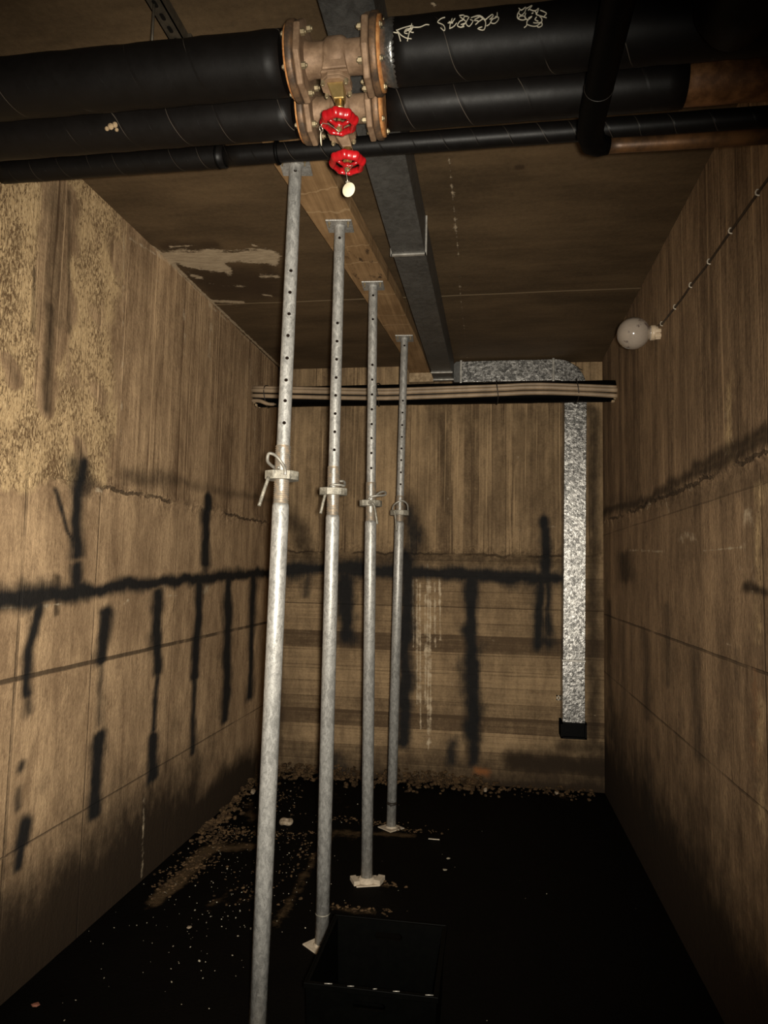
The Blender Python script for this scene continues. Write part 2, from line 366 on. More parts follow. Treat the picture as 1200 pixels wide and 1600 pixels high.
# ------------------------------------------------------------------ mesh helpers
class MB:
    def __init__(s): s.v = []; s.f = []; s.sm = []
    def add(s, vs, fs, smooth=False):
        k = len(s.v); s.v += [tuple(p) for p in vs]
        s.f += [tuple(i + k for i in f) for f in fs]; s.sm += [smooth] * len(fs); return s
    def box(s, x0, x1, y0, y1, z0, z1, M=None):
        vs = [Vector((x, y, z)) for z in (z0, z1) for y in (y0, y1) for x in (x0, x1)]
        if M is not None: vs = [M @ p for p in vs]
        return s.add(vs, [(0, 2, 3, 1), (4, 5, 7, 6), (0, 1, 5, 4), (2, 6, 7, 3), (0, 4, 6, 2), (1, 3, 7, 5)])
    def tube(s, pts, r, n=16, cap=True, closed=False, smooth=True, up=None):
        pts = [Vector(p) for p in pts]; N = len(pts)
        rs = list(r) if isinstance(r, (list, tuple)) else [r] * N
        T = []
        for i in range(N):
            if closed: t = pts[(i + 1) % N] - pts[i - 1]
            else: t = pts[min(i + 1, N - 1)] - pts[max(i - 1, 0)]
            T.append(t.normalized())
        a = up or (Vector((0, 0, 1)) if abs(T[0].z) < .9 else Vector((1, 0, 0)))
        nrm = (a - T[0] * a.dot(T[0])).normalized(); vs = []; fs = []
        for i in range(N):
            nrm = (nrm - T[i] * nrm.dot(T[i])).normalized(); b = T[i].cross(nrm)
            for j in range(n):
                an = 2 * PI * j / n
                vs.append(pts[i] + (nrm * math.cos(an) + b * math.sin(an)) * rs[i])
        for i in range(N if closed else N - 1):
            i2 = (i + 1) % N
            for j in range(n):
                j2 = (j + 1) % n
                fs.append((i * n + j, i * n + j2, i2 * n + j2, i2 * n + j))
        s.add(vs, fs, smooth)
        if cap and not closed:
            k = len(s.v) - len(vs)
            s.f.append(tuple(k + j for j in range(n))[::-1]); s.sm.append(False)
            s.f.append(tuple(k + (N - 1) * n + j for j in range(n))); s.sm.append(False)
        return s
    def lathe(s, prof, n=32, M=None, smooth=True, closed=False, ang0=0.0, mod=None):
        # prof: list of (r, z) around local Z
        vs = []; fs = []; N = len(prof)
        for (r, z) in prof:
            for j in range(n):
                a = ang0 + 2 * PI * j / n
                rr = r * (mod(a) if mod else 1)
                vs.append(Vector((rr * math.cos(a), rr * math.sin(a), z)))
        for i in range(N if closed else N - 1):
            i2 = (i + 1) % N
            for j in range(n):
                j2 = (j + 1) % n; fs.append((i * n + j, i * n + j2, i2 * n + j2, i2 * n + j))
        if not closed:
            fs.append(tuple(range(n))[::-1]); fs.append(tuple((N - 1) * n + j for j in range(n)))
        if M is not None: vs = [M @ p for p in vs]
        return s.add(vs, fs, smooth)
    def prism(s, outline, z0, z1, M=None, smooth=False):
        n = len(outline)
        vs = [Vector((x, y, z0)) for x, y in outline] + [Vector((x, y, z1)) for x, y in outline]
        if M is not None: vs = [M @ p for p in vs]
        return s.add(vs, [tuple(range(n))[::-1], tuple(range(n, 2 * n))] + [(i, (i + 1) % n, n + (i + 1) % n, n + i) for i in range(n)], smooth)
    def build(s, name, mat, parent=None, local=False, bevel=0.0, origin=None):
        vs = [Vector(p) for p in s.v]
        loc = Vector((0, 0, 0))
        if parent is not None and not local:
            base = Vector(parent.location)
            if parent.parent: base = base + Vector(parent.parent.location)
            vs = [p - base for p in vs]
            if origin is not None:
                loc = Vector(origin) - base; vs = [p - loc for p in vs]
        elif parent is None:
            c = Vector(origin) if origin is not None else sum(vs, Vector()) / len(vs)
            loc = c; vs = [p - c for p in vs]
        me = bpy.data.meshes.new(name); me.from_pydata(vs, [], s.f); 
        me.polygons.foreach_set('use_smooth', s.sm)
        bm = bmesh.new(); bm.from_mesh(me); bmesh.ops.recalc_face_normals(bm, faces=bm.faces); bm.to_mesh(me); bm.free()
        me.materials.append(MT[mat] if isinstance(mat, str) else mat)
        o = bpy.data.objects.new(name, me); COL.objects.link(o); o.location = loc
        if parent is not None: o.parent = parent
        if bevel:
            b = o.modifiers.new('bevel', 'BEVEL'); b.width = bevel; b.segments = 2; b.limit_method = 'ANGLE'; b.angle_limit = math.radians(40)
        return o

def tag(o, label=None, cat=None, group=None, kind=None):
    if label: o['label'] = label
    if cat: o['category'] = cat
    if group: o['group'] = group
    if kind: o['kind'] = kind
    return o

def empty(name, loc, label, cat, group=None, kind=None):
    o = bpy.data.objects.new(name, None); COL.objects.link(o); o.location = loc
    o.empty_display_size = .05
    return tag(o, label, cat, group, kind)

def cut(o, cutter):
    """boolean difference with a throw-away cutter, baked into the mesh"""
    c = cutter.build('cutter', 'strutdk', None, origin=(0, 0, 0))
    c.parent = o.parent; c.location = (0, 0, 0)
    if o.parent is None: pass
    md = o.modifiers.new('cut', 'BOOLEAN'); md.operation = 'DIFFERENCE'; md.solver = 'EXACT'; md.object = c
    bpy.context.view_layer.update()
    dg = bpy.context.evaluated_depsgraph_get()
    me = bpy.data.meshes.new_from_object(o.evaluated_get(dg))
    me.set_sharp_from_angle(angle=math.radians(32))
    old = o.data; o.modifiers.clear(); o.data = me
    bpy.data.meshes.remove(old); cm = c.data
    bpy.data.objects.remove(c, do_unlink=True); bpy.data.meshes.remove(cm)
    return o
def RX(a): return Matrix.Rotation(a, 4, 'X')
def RY(a): return Matrix.Rotation(a, 4, 'Y')
def RZ(a): return Matrix.Rotation(a, 4, 'Z')
def TR(x, y, z): return Matrix.Translation((x, y, z))

# wall code, channel (R soot, G pale bloom, B damp and painted shade at the wall feet, A rough aggregate, N smooth, O rust), half widths, strength, points in wall coordinates (m)
STAINS_SHADE = [
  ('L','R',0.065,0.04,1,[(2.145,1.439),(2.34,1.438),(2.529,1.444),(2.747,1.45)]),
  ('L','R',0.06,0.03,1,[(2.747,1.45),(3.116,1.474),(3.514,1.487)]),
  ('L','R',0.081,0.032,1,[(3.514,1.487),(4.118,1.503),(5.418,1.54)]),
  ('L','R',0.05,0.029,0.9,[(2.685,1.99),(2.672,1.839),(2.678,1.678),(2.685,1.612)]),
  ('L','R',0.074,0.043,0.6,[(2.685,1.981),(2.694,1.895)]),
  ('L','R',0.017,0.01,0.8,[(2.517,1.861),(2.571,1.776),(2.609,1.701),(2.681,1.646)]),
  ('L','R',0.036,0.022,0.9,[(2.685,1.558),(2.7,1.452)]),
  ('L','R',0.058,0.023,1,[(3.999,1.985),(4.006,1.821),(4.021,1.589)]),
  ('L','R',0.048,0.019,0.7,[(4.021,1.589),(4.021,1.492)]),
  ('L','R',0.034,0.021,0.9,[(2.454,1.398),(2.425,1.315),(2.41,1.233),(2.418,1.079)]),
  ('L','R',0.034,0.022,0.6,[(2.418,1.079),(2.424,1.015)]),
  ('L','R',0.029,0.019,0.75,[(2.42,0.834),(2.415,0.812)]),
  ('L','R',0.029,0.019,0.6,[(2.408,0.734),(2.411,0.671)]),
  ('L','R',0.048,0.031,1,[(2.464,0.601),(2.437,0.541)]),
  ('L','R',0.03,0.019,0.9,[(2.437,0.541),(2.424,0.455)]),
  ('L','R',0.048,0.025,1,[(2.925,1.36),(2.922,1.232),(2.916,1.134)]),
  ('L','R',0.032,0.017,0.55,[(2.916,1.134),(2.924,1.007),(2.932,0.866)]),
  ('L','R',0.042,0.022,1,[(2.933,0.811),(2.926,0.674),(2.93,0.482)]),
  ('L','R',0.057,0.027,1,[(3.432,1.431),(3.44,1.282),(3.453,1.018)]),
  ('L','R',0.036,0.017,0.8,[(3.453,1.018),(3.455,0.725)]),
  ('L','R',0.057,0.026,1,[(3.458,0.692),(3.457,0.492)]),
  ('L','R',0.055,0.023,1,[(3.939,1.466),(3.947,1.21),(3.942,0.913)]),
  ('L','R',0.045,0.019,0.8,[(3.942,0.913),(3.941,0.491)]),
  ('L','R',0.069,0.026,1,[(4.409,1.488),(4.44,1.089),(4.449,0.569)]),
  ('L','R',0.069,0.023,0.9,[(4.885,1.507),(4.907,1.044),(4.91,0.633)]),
  ('L','B',0.089,0.036,0.4,[(3.062,2.008),(3.458,2.041),(4.062,2.043),(5.355,2.108)]),
  ('L','B',0.123,0.055,0.5,[(3.064,1.987),(3.535,2.027)]),
  ('L','B',0.104,0.059,0.5,[(2.673,1.961),(2.727,1.899)]),
  ('L','B',0.025,0.015,0.6,[(2.563,1.519),(2.557,1.367)]),
  ('L','A',0.278,0.165,1,[(1.932,2.765),(2.582,3.131)]),
  ('L','A',0.277,0.164,1,[(1.955,2.518),(2.591,2.8)]),
  ('L','A',0.276,0.164,1,[(1.979,2.27),(2.6,2.474)]),
  ('L','A',0.266,0.158,1,[(2.002,2.021),(2.609,2.152)]),
  ('L','A',0.142,0.082,1,[(2.013,1.907),(2.717,1.995)]),
  ('L','N',0.118,0.075,1,[(2.405,3.058),(2.425,2.726),(2.442,2.422)]),
  ('L','N',0.054,0.034,1,[(2.403,2.409),(2.419,2.161)]),
  ('L','B',0.034,0.022,0.6,[(2.412,2.566),(2.41,2.259),(2.412,2.159)]),
  ('L','B',0.017,0.01,0.5,[(2.479,3.073),(2.535,2.506)]),
  ('L','B',0.014,0.01,0.5,[(2.301,2.672),(2.317,2.43)]),
  ('L','B',0.102,0.065,0.42,[(2.395,3.026),(2.432,2.522)]),
  ('L','G',0.018,0.008,0.8,[(2.952,3.111),(3.358,3.176),(3.945,3.166)]),
  ('L','G',0.034,0.01,0.7,[(3.946,3.158),(5.41,3.182)]),
  ('L','G',0.011,0.005,0.6,[(2.904,3.125),(2.952,2.529),(2.983,1.991)]),
  ('L','N',0.047,0.032,1,[(2.183,2.29),(2.236,2.236)]),
  ('L','N',0.046,0.027,1,[(2.63,2.075),(2.683,2.003)]),
  ('L','B',0.037,0.021,0.5,[(2.63,2.075),(2.683,2.003)]),
  ('L','B',0.034,0.023,0.35,[(2.183,2.29),(2.236,2.236)]),
  ('L','G',0.008,0.004,1,[(2.209,1.414),(2.38,1.401),(2.616,1.405)]),
  ('L','G',0.018,0.008,1,[(3.501,1.47),(3.498,1.43)]),
  ('L','G',0.02,0.009,0.8,[(3.537,1.411),(3.637,1.408)]),
  ('L','G',0.039,0.015,1,[(4.029,1.415),(4.064,1.453)]),
  ('L','G',0.015,0.007,0.9,[(3.084,1.381),(3.123,1.401)]),
  ('L','G',0.02,0.011,1,[(2.811,1.893),(2.842,1.891)]),
  ('L','G',0.02,0.01,0.6,[(3.283,3.049),(3.217,3.011)]),
  ('L','G',0.022,0.01,0.6,[(3.412,2.636),(3.421,2.621)]),
  ('L','G',0.029,0.012,0.7,[(3.895,3.171),(3.954,3.08),(3.93,2.832)]),
  ('L','G',0.024,0.01,0.6,[(3.551,3.043),(3.608,2.732)]),
  ('L','G',0.032,0.014,0.8,[(3.235,3.172),(3.578,3.183)]),
  ('L','G',0.014,0.007,0.7,[(3.376,0.428),(3.398,0.017)]),
  ('L','G',0.332,0.116,0.35,[(5.259,2.982),(4.606,2.856),(4.74,2.471)]),
  ('L','G',0.111,0.038,0.45,[(4.651,3.055),(4.854,2.444)]),
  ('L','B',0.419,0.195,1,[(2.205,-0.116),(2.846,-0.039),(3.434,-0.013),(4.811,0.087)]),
  ('L','B',0.946,0.487,1,[(2.201,-0.074),(2.846,-0.039),(3.434,-0.013)]),  # shade low on the left wall, painted over the foot dirt
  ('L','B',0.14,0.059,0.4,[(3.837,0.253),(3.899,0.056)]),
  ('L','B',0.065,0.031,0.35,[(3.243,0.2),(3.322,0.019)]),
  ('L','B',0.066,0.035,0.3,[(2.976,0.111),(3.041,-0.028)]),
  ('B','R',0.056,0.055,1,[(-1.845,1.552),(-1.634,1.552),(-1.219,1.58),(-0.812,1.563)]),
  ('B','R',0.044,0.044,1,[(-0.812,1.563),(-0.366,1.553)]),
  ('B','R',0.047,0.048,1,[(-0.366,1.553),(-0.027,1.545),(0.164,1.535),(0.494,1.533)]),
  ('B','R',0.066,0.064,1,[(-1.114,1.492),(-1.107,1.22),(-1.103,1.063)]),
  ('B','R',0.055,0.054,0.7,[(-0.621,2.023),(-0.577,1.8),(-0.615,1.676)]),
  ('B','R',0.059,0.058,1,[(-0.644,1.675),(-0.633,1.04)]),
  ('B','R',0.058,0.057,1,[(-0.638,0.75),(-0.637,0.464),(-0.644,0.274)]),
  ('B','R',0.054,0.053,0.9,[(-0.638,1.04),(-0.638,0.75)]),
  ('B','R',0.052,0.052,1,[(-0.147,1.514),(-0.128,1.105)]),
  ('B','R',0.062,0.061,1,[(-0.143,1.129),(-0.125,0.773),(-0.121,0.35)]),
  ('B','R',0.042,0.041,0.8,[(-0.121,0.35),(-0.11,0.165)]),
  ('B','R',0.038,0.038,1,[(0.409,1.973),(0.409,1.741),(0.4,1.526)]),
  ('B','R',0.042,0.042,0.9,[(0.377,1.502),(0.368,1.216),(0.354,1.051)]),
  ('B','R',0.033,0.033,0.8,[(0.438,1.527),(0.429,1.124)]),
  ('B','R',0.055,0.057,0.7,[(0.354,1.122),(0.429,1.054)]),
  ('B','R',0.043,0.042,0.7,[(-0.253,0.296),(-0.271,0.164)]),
  ('B','B',0.066,0.065,0.6,[(-0.123,0.584),(-0.133,0.163)]),
  ('B','O',0.042,0.042,0.6,[(-0.1,0.096),(-0.015,0.092)]),
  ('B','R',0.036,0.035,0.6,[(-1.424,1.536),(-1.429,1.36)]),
  ('B','B',0.069,0.068,0.45,[(-0.614,1.626),(-0.604,1.089)]),
  ('B','B',0.065,0.067,0.5,[(-1.585,1.659),(0.54,1.658)]),
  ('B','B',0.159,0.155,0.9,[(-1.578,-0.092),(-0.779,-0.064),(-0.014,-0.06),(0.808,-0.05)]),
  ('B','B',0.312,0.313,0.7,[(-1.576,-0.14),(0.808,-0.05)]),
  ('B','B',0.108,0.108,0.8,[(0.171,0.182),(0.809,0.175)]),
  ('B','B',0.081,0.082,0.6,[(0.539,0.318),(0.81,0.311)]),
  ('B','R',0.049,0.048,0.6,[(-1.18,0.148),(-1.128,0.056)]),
  ('B','B',0.105,0.102,0.6,[(-1.649,2.015),(-1.487,1.863),(-1.428,1.662)]),
  ('B','B',0.079,0.079,0.5,[(-0.622,2.123),(-0.516,1.727)]),
  ('B','B',0.054,0.054,0.6,[(0.763,2.811),(0.751,0.171)]),
  ('B','B',0.04,0.039,0.4,[(-0.383,2.777),(-0.323,2.025)]),
  ('B','B',0.036,0.034,0.5,[(-1.72,2.533),(-1.582,0.028)]),
  ('B','B',0.135,0.134,0.25,[(-1.571,2.845),(-1.044,2.786),(0.446,2.766)]),
  ('B','G',0.009,0.009,1,[(-0.557,1.505),(-0.537,0.564)]),
  ('B','G',0.009,0.009,1,[(-0.532,1.481),(-0.509,0.376)]),
  ('B','G',0.009,0.008,1,[(-0.475,1.629),(-0.449,0.238)]),
  ('B','G',0.009,0.008,1,[(-0.454,1.531),(-0.431,0.286)]),
  ('B','G',0.009,0.009,1,[(-0.419,1.483),(-0.407,1.0)]),
  ('B','G',0.009,0.009,1,[(-0.38,1.509),(-0.369,1.049)]),
  ('B','G',0.009,0.009,1,[(-0.587,1.504),(-0.573,0.994)]),
  ('B','G',0.008,0.008,1,[(-0.491,1.384),(-0.474,0.567)]),
  ('B','G',0.01,0.01,0.5,[(0.21,1.893),(0.494,1.925)]),
  ('B','G',0.014,0.014,0.9,[(0.414,1.992),(0.423,1.954)]),
  ('B','G',0.009,0.009,0.7,[(0.73,0.561),(0.766,0.545)]),
  ('B','G',0.007,0.007,0.4,[(0.392,0.818),(0.539,0.82)]),
  ('B','G',0.01,0.009,0.4,[(-0.604,1.041),(0.54,1.072)]),
  ('B','G',0.01,0.009,0.35,[(-1.566,1.082),(-1.307,1.066)]),
  ('B','G',0.117,0.118,0.22,[(-0.529,2.525),(-0.175,1.879)]),
  ('B','G',0.104,0.107,0.2,[(0.159,2.521),(0.399,2.031)]),
  ('B','G',0.092,0.093,0.25,[(-0.994,0.735),(0.355,0.7)]),
  ('B','G',0.086,0.084,0.25,[(-1.386,0.28),(-0.397,0.264)]),
  ('R','B',0.169,0.036,0.6,[(5.484,2.046),(4.06,1.978),(3.363,1.968)]),
  ('R','B',0.095,0.031,0.6,[(3.361,1.997),(2.716,1.98),(2.185,1.987)]),
  ('R','B',0.083,0.034,0.6,[(2.957,2.011),(2.183,2.01)]),
  ('R','B',0.226,0.064,0.35,[(4.872,2.08),(3.055,1.891),(2.192,1.877)]),
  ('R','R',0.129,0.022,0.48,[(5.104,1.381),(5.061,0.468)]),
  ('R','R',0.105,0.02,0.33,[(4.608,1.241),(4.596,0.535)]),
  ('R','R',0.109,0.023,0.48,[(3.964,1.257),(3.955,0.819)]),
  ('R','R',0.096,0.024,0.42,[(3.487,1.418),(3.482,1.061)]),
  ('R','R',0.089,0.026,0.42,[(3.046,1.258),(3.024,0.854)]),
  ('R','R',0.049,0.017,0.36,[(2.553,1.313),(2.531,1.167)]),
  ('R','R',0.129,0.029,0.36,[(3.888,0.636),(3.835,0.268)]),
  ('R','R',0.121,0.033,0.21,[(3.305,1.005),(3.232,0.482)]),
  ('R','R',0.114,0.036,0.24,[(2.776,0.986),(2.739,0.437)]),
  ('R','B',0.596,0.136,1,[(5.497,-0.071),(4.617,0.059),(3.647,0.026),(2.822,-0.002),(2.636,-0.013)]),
  ('R','B',3.571,0.513,1,[(5.497,-0.071),(3.647,0.026),(2.636,-0.013)]),  # light fading towards the right wall's foot, painted as brown
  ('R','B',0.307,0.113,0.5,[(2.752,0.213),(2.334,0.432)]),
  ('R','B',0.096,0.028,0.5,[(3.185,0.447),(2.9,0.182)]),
  ('R','G',0.024,0.007,0.9,[(4.343,1.717),(3.497,1.685)]),
  ('R','G',0.015,0.005,1,[(2.891,1.672),(2.482,1.67)]),
  ('R','G',0.091,0.026,0.7,[(3.212,1.744),(3.019,1.723)]),
  ('R','G',0.051,0.019,0.8,[(2.433,1.784),(2.407,1.744)]),
  ('R','G',0.044,0.01,0.7,[(3.869,1.924),(3.778,1.95)]),
  ('R','G',0.024,0.006,0.7,[(3.483,1.942),(3.427,1.869)]),
  ('R','G',0.028,0.008,0.6,[(3.05,1.985),(3.053,1.931)]),
  ('R','G',0.077,0.028,0.35,[(2.44,1.679),(2.396,1.472)]),
  ('R','G',0.1,0.035,0.4,[(2.565,2.157),(2.51,2.011)]),
  ('R','G',0.013,0.004,0.8,[(2.636,1.333),(2.583,1.34)]),
  ('R','G',0.012,0.004,0.6,[(2.508,1.346),(2.478,1.353)]),
  ('R','G',0.085,0.031,0.3,[(2.386,1.212),(2.364,0.886)]),
  ('R','B',0.248,0.047,0.6,[(4.546,1.683),(4.489,1.564)]),
  ('R','B',0.04,0.016,0.7,[(2.449,1.536),(2.287,1.526)]),
  ('R','O',0.075,0.028,0.35,[(2.382,1.273),(2.39,0.975)]),
  ('R','O',0.05,0.019,0.25,[(2.31,1.575),(2.297,1.38)]),
  ('R','A',0.125,0.044,0.42,[(2.56,2.248),(2.512,1.967)]),
  ('R','A',0.085,0.031,0.42,[(2.292,1.851),(2.348,1.376)]),
  ('R','A',0.073,0.027,0.42,[(2.359,1.217),(2.36,0.792)]),
  ('R','B',0.271,0.058,0.3,[(4.027,2.647),(4.055,2.067)]),
  ('C','G',0.03,0.064,0.95,[(-1.681,3.303),(-1.552,3.317),(-1.412,3.317),(-1.124,3.333)]),
  ('C','G',0.028,0.062,0.95,[(-1.613,3.372),(-1.431,3.454)]),
  ('C','G',0.023,0.051,1,[(-1.29,3.315),(-1.14,3.384)]),
  ('C','G',0.018,0.041,0.6,[(-1.647,3.53),(-1.618,3.567)]),
  ('C','G',0.014,0.032,0.6,[(-1.262,3.57),(-1.179,3.587)]),
  ('C','G',0.01,0.02,0.6,[(-1.188,3.212),(-1.173,3.228)]),
  ('C','G',0.012,0.028,0.5,[(-1.342,3.831),(-1.294,3.865)]),
  ('C','G',0.008,0.02,0.8,[(-1.703,3.894),(-1.498,3.934)]),
  ('C','G',0.012,0.03,0.4,[(-1.628,3.952),(-1.56,3.99)]),
  ('C','G',0.007,0.014,0.5,[(-1.614,3.187),(-1.464,3.196)]),
  ('C','B',0.096,0.226,0.8,[(-1.592,3.666),(-1.297,3.696)]),
  ('C','B',0.029,0.06,0.7,[(-1.64,3.205),(-1.367,3.207)]),
  ('C','B',0.053,0.131,0.6,[(-1.193,3.495),(-1.266,3.839)]),
  ('C','G',0.026,0.062,0.3,[(-1.611,3.62),(-1.349,3.737)]),
  ('C','G',0.006,0.016,0.5,[(-0.168,2.609),(-0.17,3.118),(-0.18,3.948),(-0.178,5.179)]),
  ('C','G',0.015,0.031,0.35,[(-0.167,2.843),(-0.173,3.179)]),
  ('C','G',0.004,0.005,0.8,[(-0.17,1.846),(-0.167,1.857)]),
  ('C','B',0.007,0.014,1,[(0.09,2.692),(0.115,2.691)]),
  ('C','G',0.01,0.021,0.9,[(-1.719,2.574),(-1.745,2.955),(-1.69,3.258),(-1.69,3.865),(-1.675,5.307)]),
  ('F','G',0.038,0.084,1,[(-1.534,3.276),(-1.529,3.514),(-1.546,3.671)]),
  ('F','G',0.042,0.101,0.9,[(-1.546,3.671),(-1.513,3.853)]),
  ('F','G',0.025,0.061,0.8,[(-1.513,3.853),(-1.313,3.922)]),
  ('F','G',0.03,0.062,0.5,[(-1.268,3.218),(-1.231,3.323)]),
  ('F','G',0.027,0.06,0.55,[(-0.933,3.133),(-0.92,3.488),(-0.945,3.794)]),
  ('F','G',0.022,0.06,0.6,[(-0.945,3.794),(-0.919,4.221),(-0.759,4.203)]),
  ('F','G',0.015,0.04,0.6,[(-0.769,4.253),(-0.423,4.263)]),
  ('F','G',0.015,0.03,0.6,[(-0.711,3.309),(-0.514,3.305)]),
  ('F','G',0.035,0.096,0.5,[(-1.596,4.602),(-1.435,4.331)]),
  ('F','G',0.028,0.093,0.5,[(-1.761,4.993),(-1.536,5.203)]),
  ('F','G',0.033,0.098,0.35,[(-1.078,4.92),(-0.936,4.68)]),
  ('F','G',0.03,0.063,0.35,[(-1.164,3.271),(-1.067,3.355)]),
  ('F','G',0.013,0.028,0.6,[(-0.544,3.585),(-0.492,3.581)]),
  ('F','G',0.047,0.159,0.4,[(-1.776,5.319),(-0.014,5.382)]),
  ('F','G',0.022,0.073,0.5,[(0.462,5.259),(0.546,5.205)]),
]
SCRAWL = [
  [(-0.25,-3.055),(-0.239,-3.023),(-0.243,-3.122),(-0.237,-2.981),(-0.232,-2.768)],
  [(-0.241,-3.107),(-0.224,3.113),(-0.203,3.067)],
  [(-0.239,-3.077),(-0.231,-2.949),(-0.218,-2.848),(-0.204,-2.81)],
  [(-0.204,2.986),(-0.207,-3.133),(-0.218,-3.105),(-0.222,-3.003),(-0.214,-2.968)],
  [(-0.201,3.07),(-0.203,-3.1),(-0.209,-3.013),(-0.212,-2.903),(-0.215,-2.751)],
  [(-0.216,-3.088),(-0.203,-2.993),(-0.199,-2.994)],
  [(-0.201,3.13),(-0.183,-3.137),(-0.169,3.085),(-0.16,3.103)],
  [(-0.22,-3.039),(-0.211,-3.083),(-0.199,3.127)],
  [(-0.121,2.874),(-0.131,2.913),(-0.139,3.041),(-0.126,-3.141),(-0.121,-3.025),(-0.123,-2.951),(-0.132,-3.053)],
  [(-0.114,3.1),(-0.101,3.119)],
  [(-0.103,2.942),(-0.108,-3.117),(-0.109,-2.986)],
  [(-0.096,2.954),(-0.103,3.087),(-0.111,3.059)],
  [(-0.109,-2.999),(-0.099,-3.051),(-0.092,3.13)],
  [(-0.086,2.86),(-0.074,2.864),(-0.076,3.034),(-0.084,3.083),(-0.09,-3.067),(-0.082,-3.005),(-0.073,-3.02)],
  [(-0.084,2.92),(-0.069,3.132),(-0.082,-3.084)],
  [(-0.074,2.902),(-0.063,2.955),(-0.069,3.132),(-0.08,-3.002)],
  [(-0.061,2.959),(-0.069,-3.122),(-0.061,-3.005),(-0.052,3.126),(-0.059,3.058)],
  [(-0.057,2.999),(-0.042,2.938),(-0.032,2.972),(-0.021,3.14)],
  [(-0.05,3.1),(-0.038,-3.137),(-0.046,-3.039)],
  [(-0.048,3.073),(-0.036,2.998)],
  [(-0.05,2.975),(-0.04,2.958),(-0.03,3.039),(-0.021,-3.088),(-0.025,-2.866),(-0.04,-2.919),(-0.029,-2.956)],
  [(-0.04,-3.112),(-0.025,3.061)],
  [(-0.021,3.111),(-0.011,3.004),(-0.005,2.948),(-0.003,3.017),(-0.011,3.125)],
  [(-0.019,-2.969),(-0.011,-3.022),(-0.005,3.09)],
  [(0.007,2.877),(0.006,3.06),(-0.004,3.121),(-0.008,-3.058),(0.001,-3.021),(0.009,-3.104),(0.01,3.081),(0.002,3.039)],
  [(0.059,2.777),(0.066,2.89),(0.076,2.768),(0.074,2.974),(0.065,3.086),(0.059,2.984),(0.062,2.884)],
  [(0.057,2.981),(0.056,-3.124),(0.066,-3.046),(0.076,-3.059),(0.072,3.124),(0.061,3.124),(0.059,-3.08)],
  [(0.076,3.01),(0.074,-3.102),(0.082,-3.038),(0.091,-3.133),(0.082,-3.078)],
  [(0.078,2.836),(0.092,2.71),(0.082,2.919)],
  [(0.084,2.886),(0.098,2.98),(0.107,2.873),(0.102,3.079),(0.098,2.947)],
  [(0.1,3.091),(0.106,-3.141),(0.126,-3.036)],
  [(0.11,2.967),(0.125,3.097),(0.12,-3.095)],
  [(0.108,-3.124),(0.114,-3.024),(0.113,-2.927),(0.1,-2.917),(0.094,-2.936)],
  [(0.102,-3.092),(0.098,-3.018),(0.106,-2.958)],
  [(0.072,-2.819),(0.078,-2.871),(0.079,-2.991),(0.082,-3.013)],
  [(0.078,-2.906),(0.09,-2.845),(0.102,-2.832),(0.113,-2.915),(0.115,-2.83),(0.107,-2.793),(0.102,-2.844)],
  [(0.09,3.062),(0.094,3.037)],
]

# ------------------------------------------------------------------ the room: x -1.707..0.83, y ..5.351, z 0..3.178
XL, XR, YB, ZC, YR = -1.707, 0.83, 5.351, 3.178, -2.2
rs = np.random.RandomState(3)
def vnoise(a, b, fa, fb, octv=3, seed=0):
    r = np.random.RandomState(seed); out = np.zeros(np.broadcast(a, b).shape); amp = 1.0; tot = 0
    for o in range(octv):
        T = r.rand(64, 64); x = a * fa * 2 ** o + 17.3 * o + 100; y = b * fb * 2 ** o + 5.1 * o + 100
        xi = np.floor(x).astype(int); yi = np.floor(y).astype(int); xf = x - xi; yf = y - yi
        xf = xf * xf * (3 - 2 * xf); yf = yf * yf * (3 - 2 * yf)
        g = lambda i, j: T[i % 64, j % 64]
        out = out + amp * ((g(xi, yi) * (1 - xf) + g(xi + 1, yi) * xf) * (1 - yf) + (g(xi, yi + 1) * (1 - xf) + g(xi + 1, yi + 1) * xf) * yf)
        tot += amp; amp *= .5
    return out / tot - .5

def paint(code, A, B):
    ch = {k: np.zeros(A.shape) for k in 'RGBAON'}
    wa = A + .045 * vnoise(A, B, 8, 8, 4, 5); wb = B + .045 * vnoise(A, B, 8, 8, 4, 6)
    for (w, c, ru, rv, k, pts) in STAINS_SHADE:
        if w != code: continue
        ru = max(ru, .006); rv = max(rv, .006)
        best = np.full(A.shape, 9.0)
        thin = min(ru, rv) < .014
        pa, pb = (A, B) if thin else (wa, wb)
        P = pts if len(pts) > 1 else pts * 2
        for (u0, v0), (u1, v1) in zip(P[:-1], P[1:]):
            ax, ay = u0 / ru, v0 / rv; bx, by = (u1 - u0) / ru, (v1 - v0) / rv
            L2 = bx * bx + by * by + 1e-9
            t = np.clip(((pa / ru - ax) * bx + (pb / rv - ay) * by) / L2, 0, 1)
            d = np.hypot(pa / ru - ax - t * bx, pb / rv - ay - t * by)
            best = np.minimum(best, d)
        best = best * (1 + (1.1 if c == 'R' else .6) * vnoise(A, B, 7, 7, 3, 31))
        ch[c] = np.maximum(ch[c], k * (np.exp(-(best / 1.15) ** 2) if c == 'B' else np.clip((1.9 - best) / 1.7, 0, 1)))
    ch['A'] = ch['A'] * (1 - ch['N'])
    if code == 'L': ch['A'] = ch['A'] * (A < 2.93)
    return ch

def axis(lo, hi, step, coarse_to=None):
    a = list(np.arange(lo, hi, step)) + [hi]
    if coarse_to is not None: a = list(np.arange(coarse_to, lo, .15)) + a
    return np.array(a)

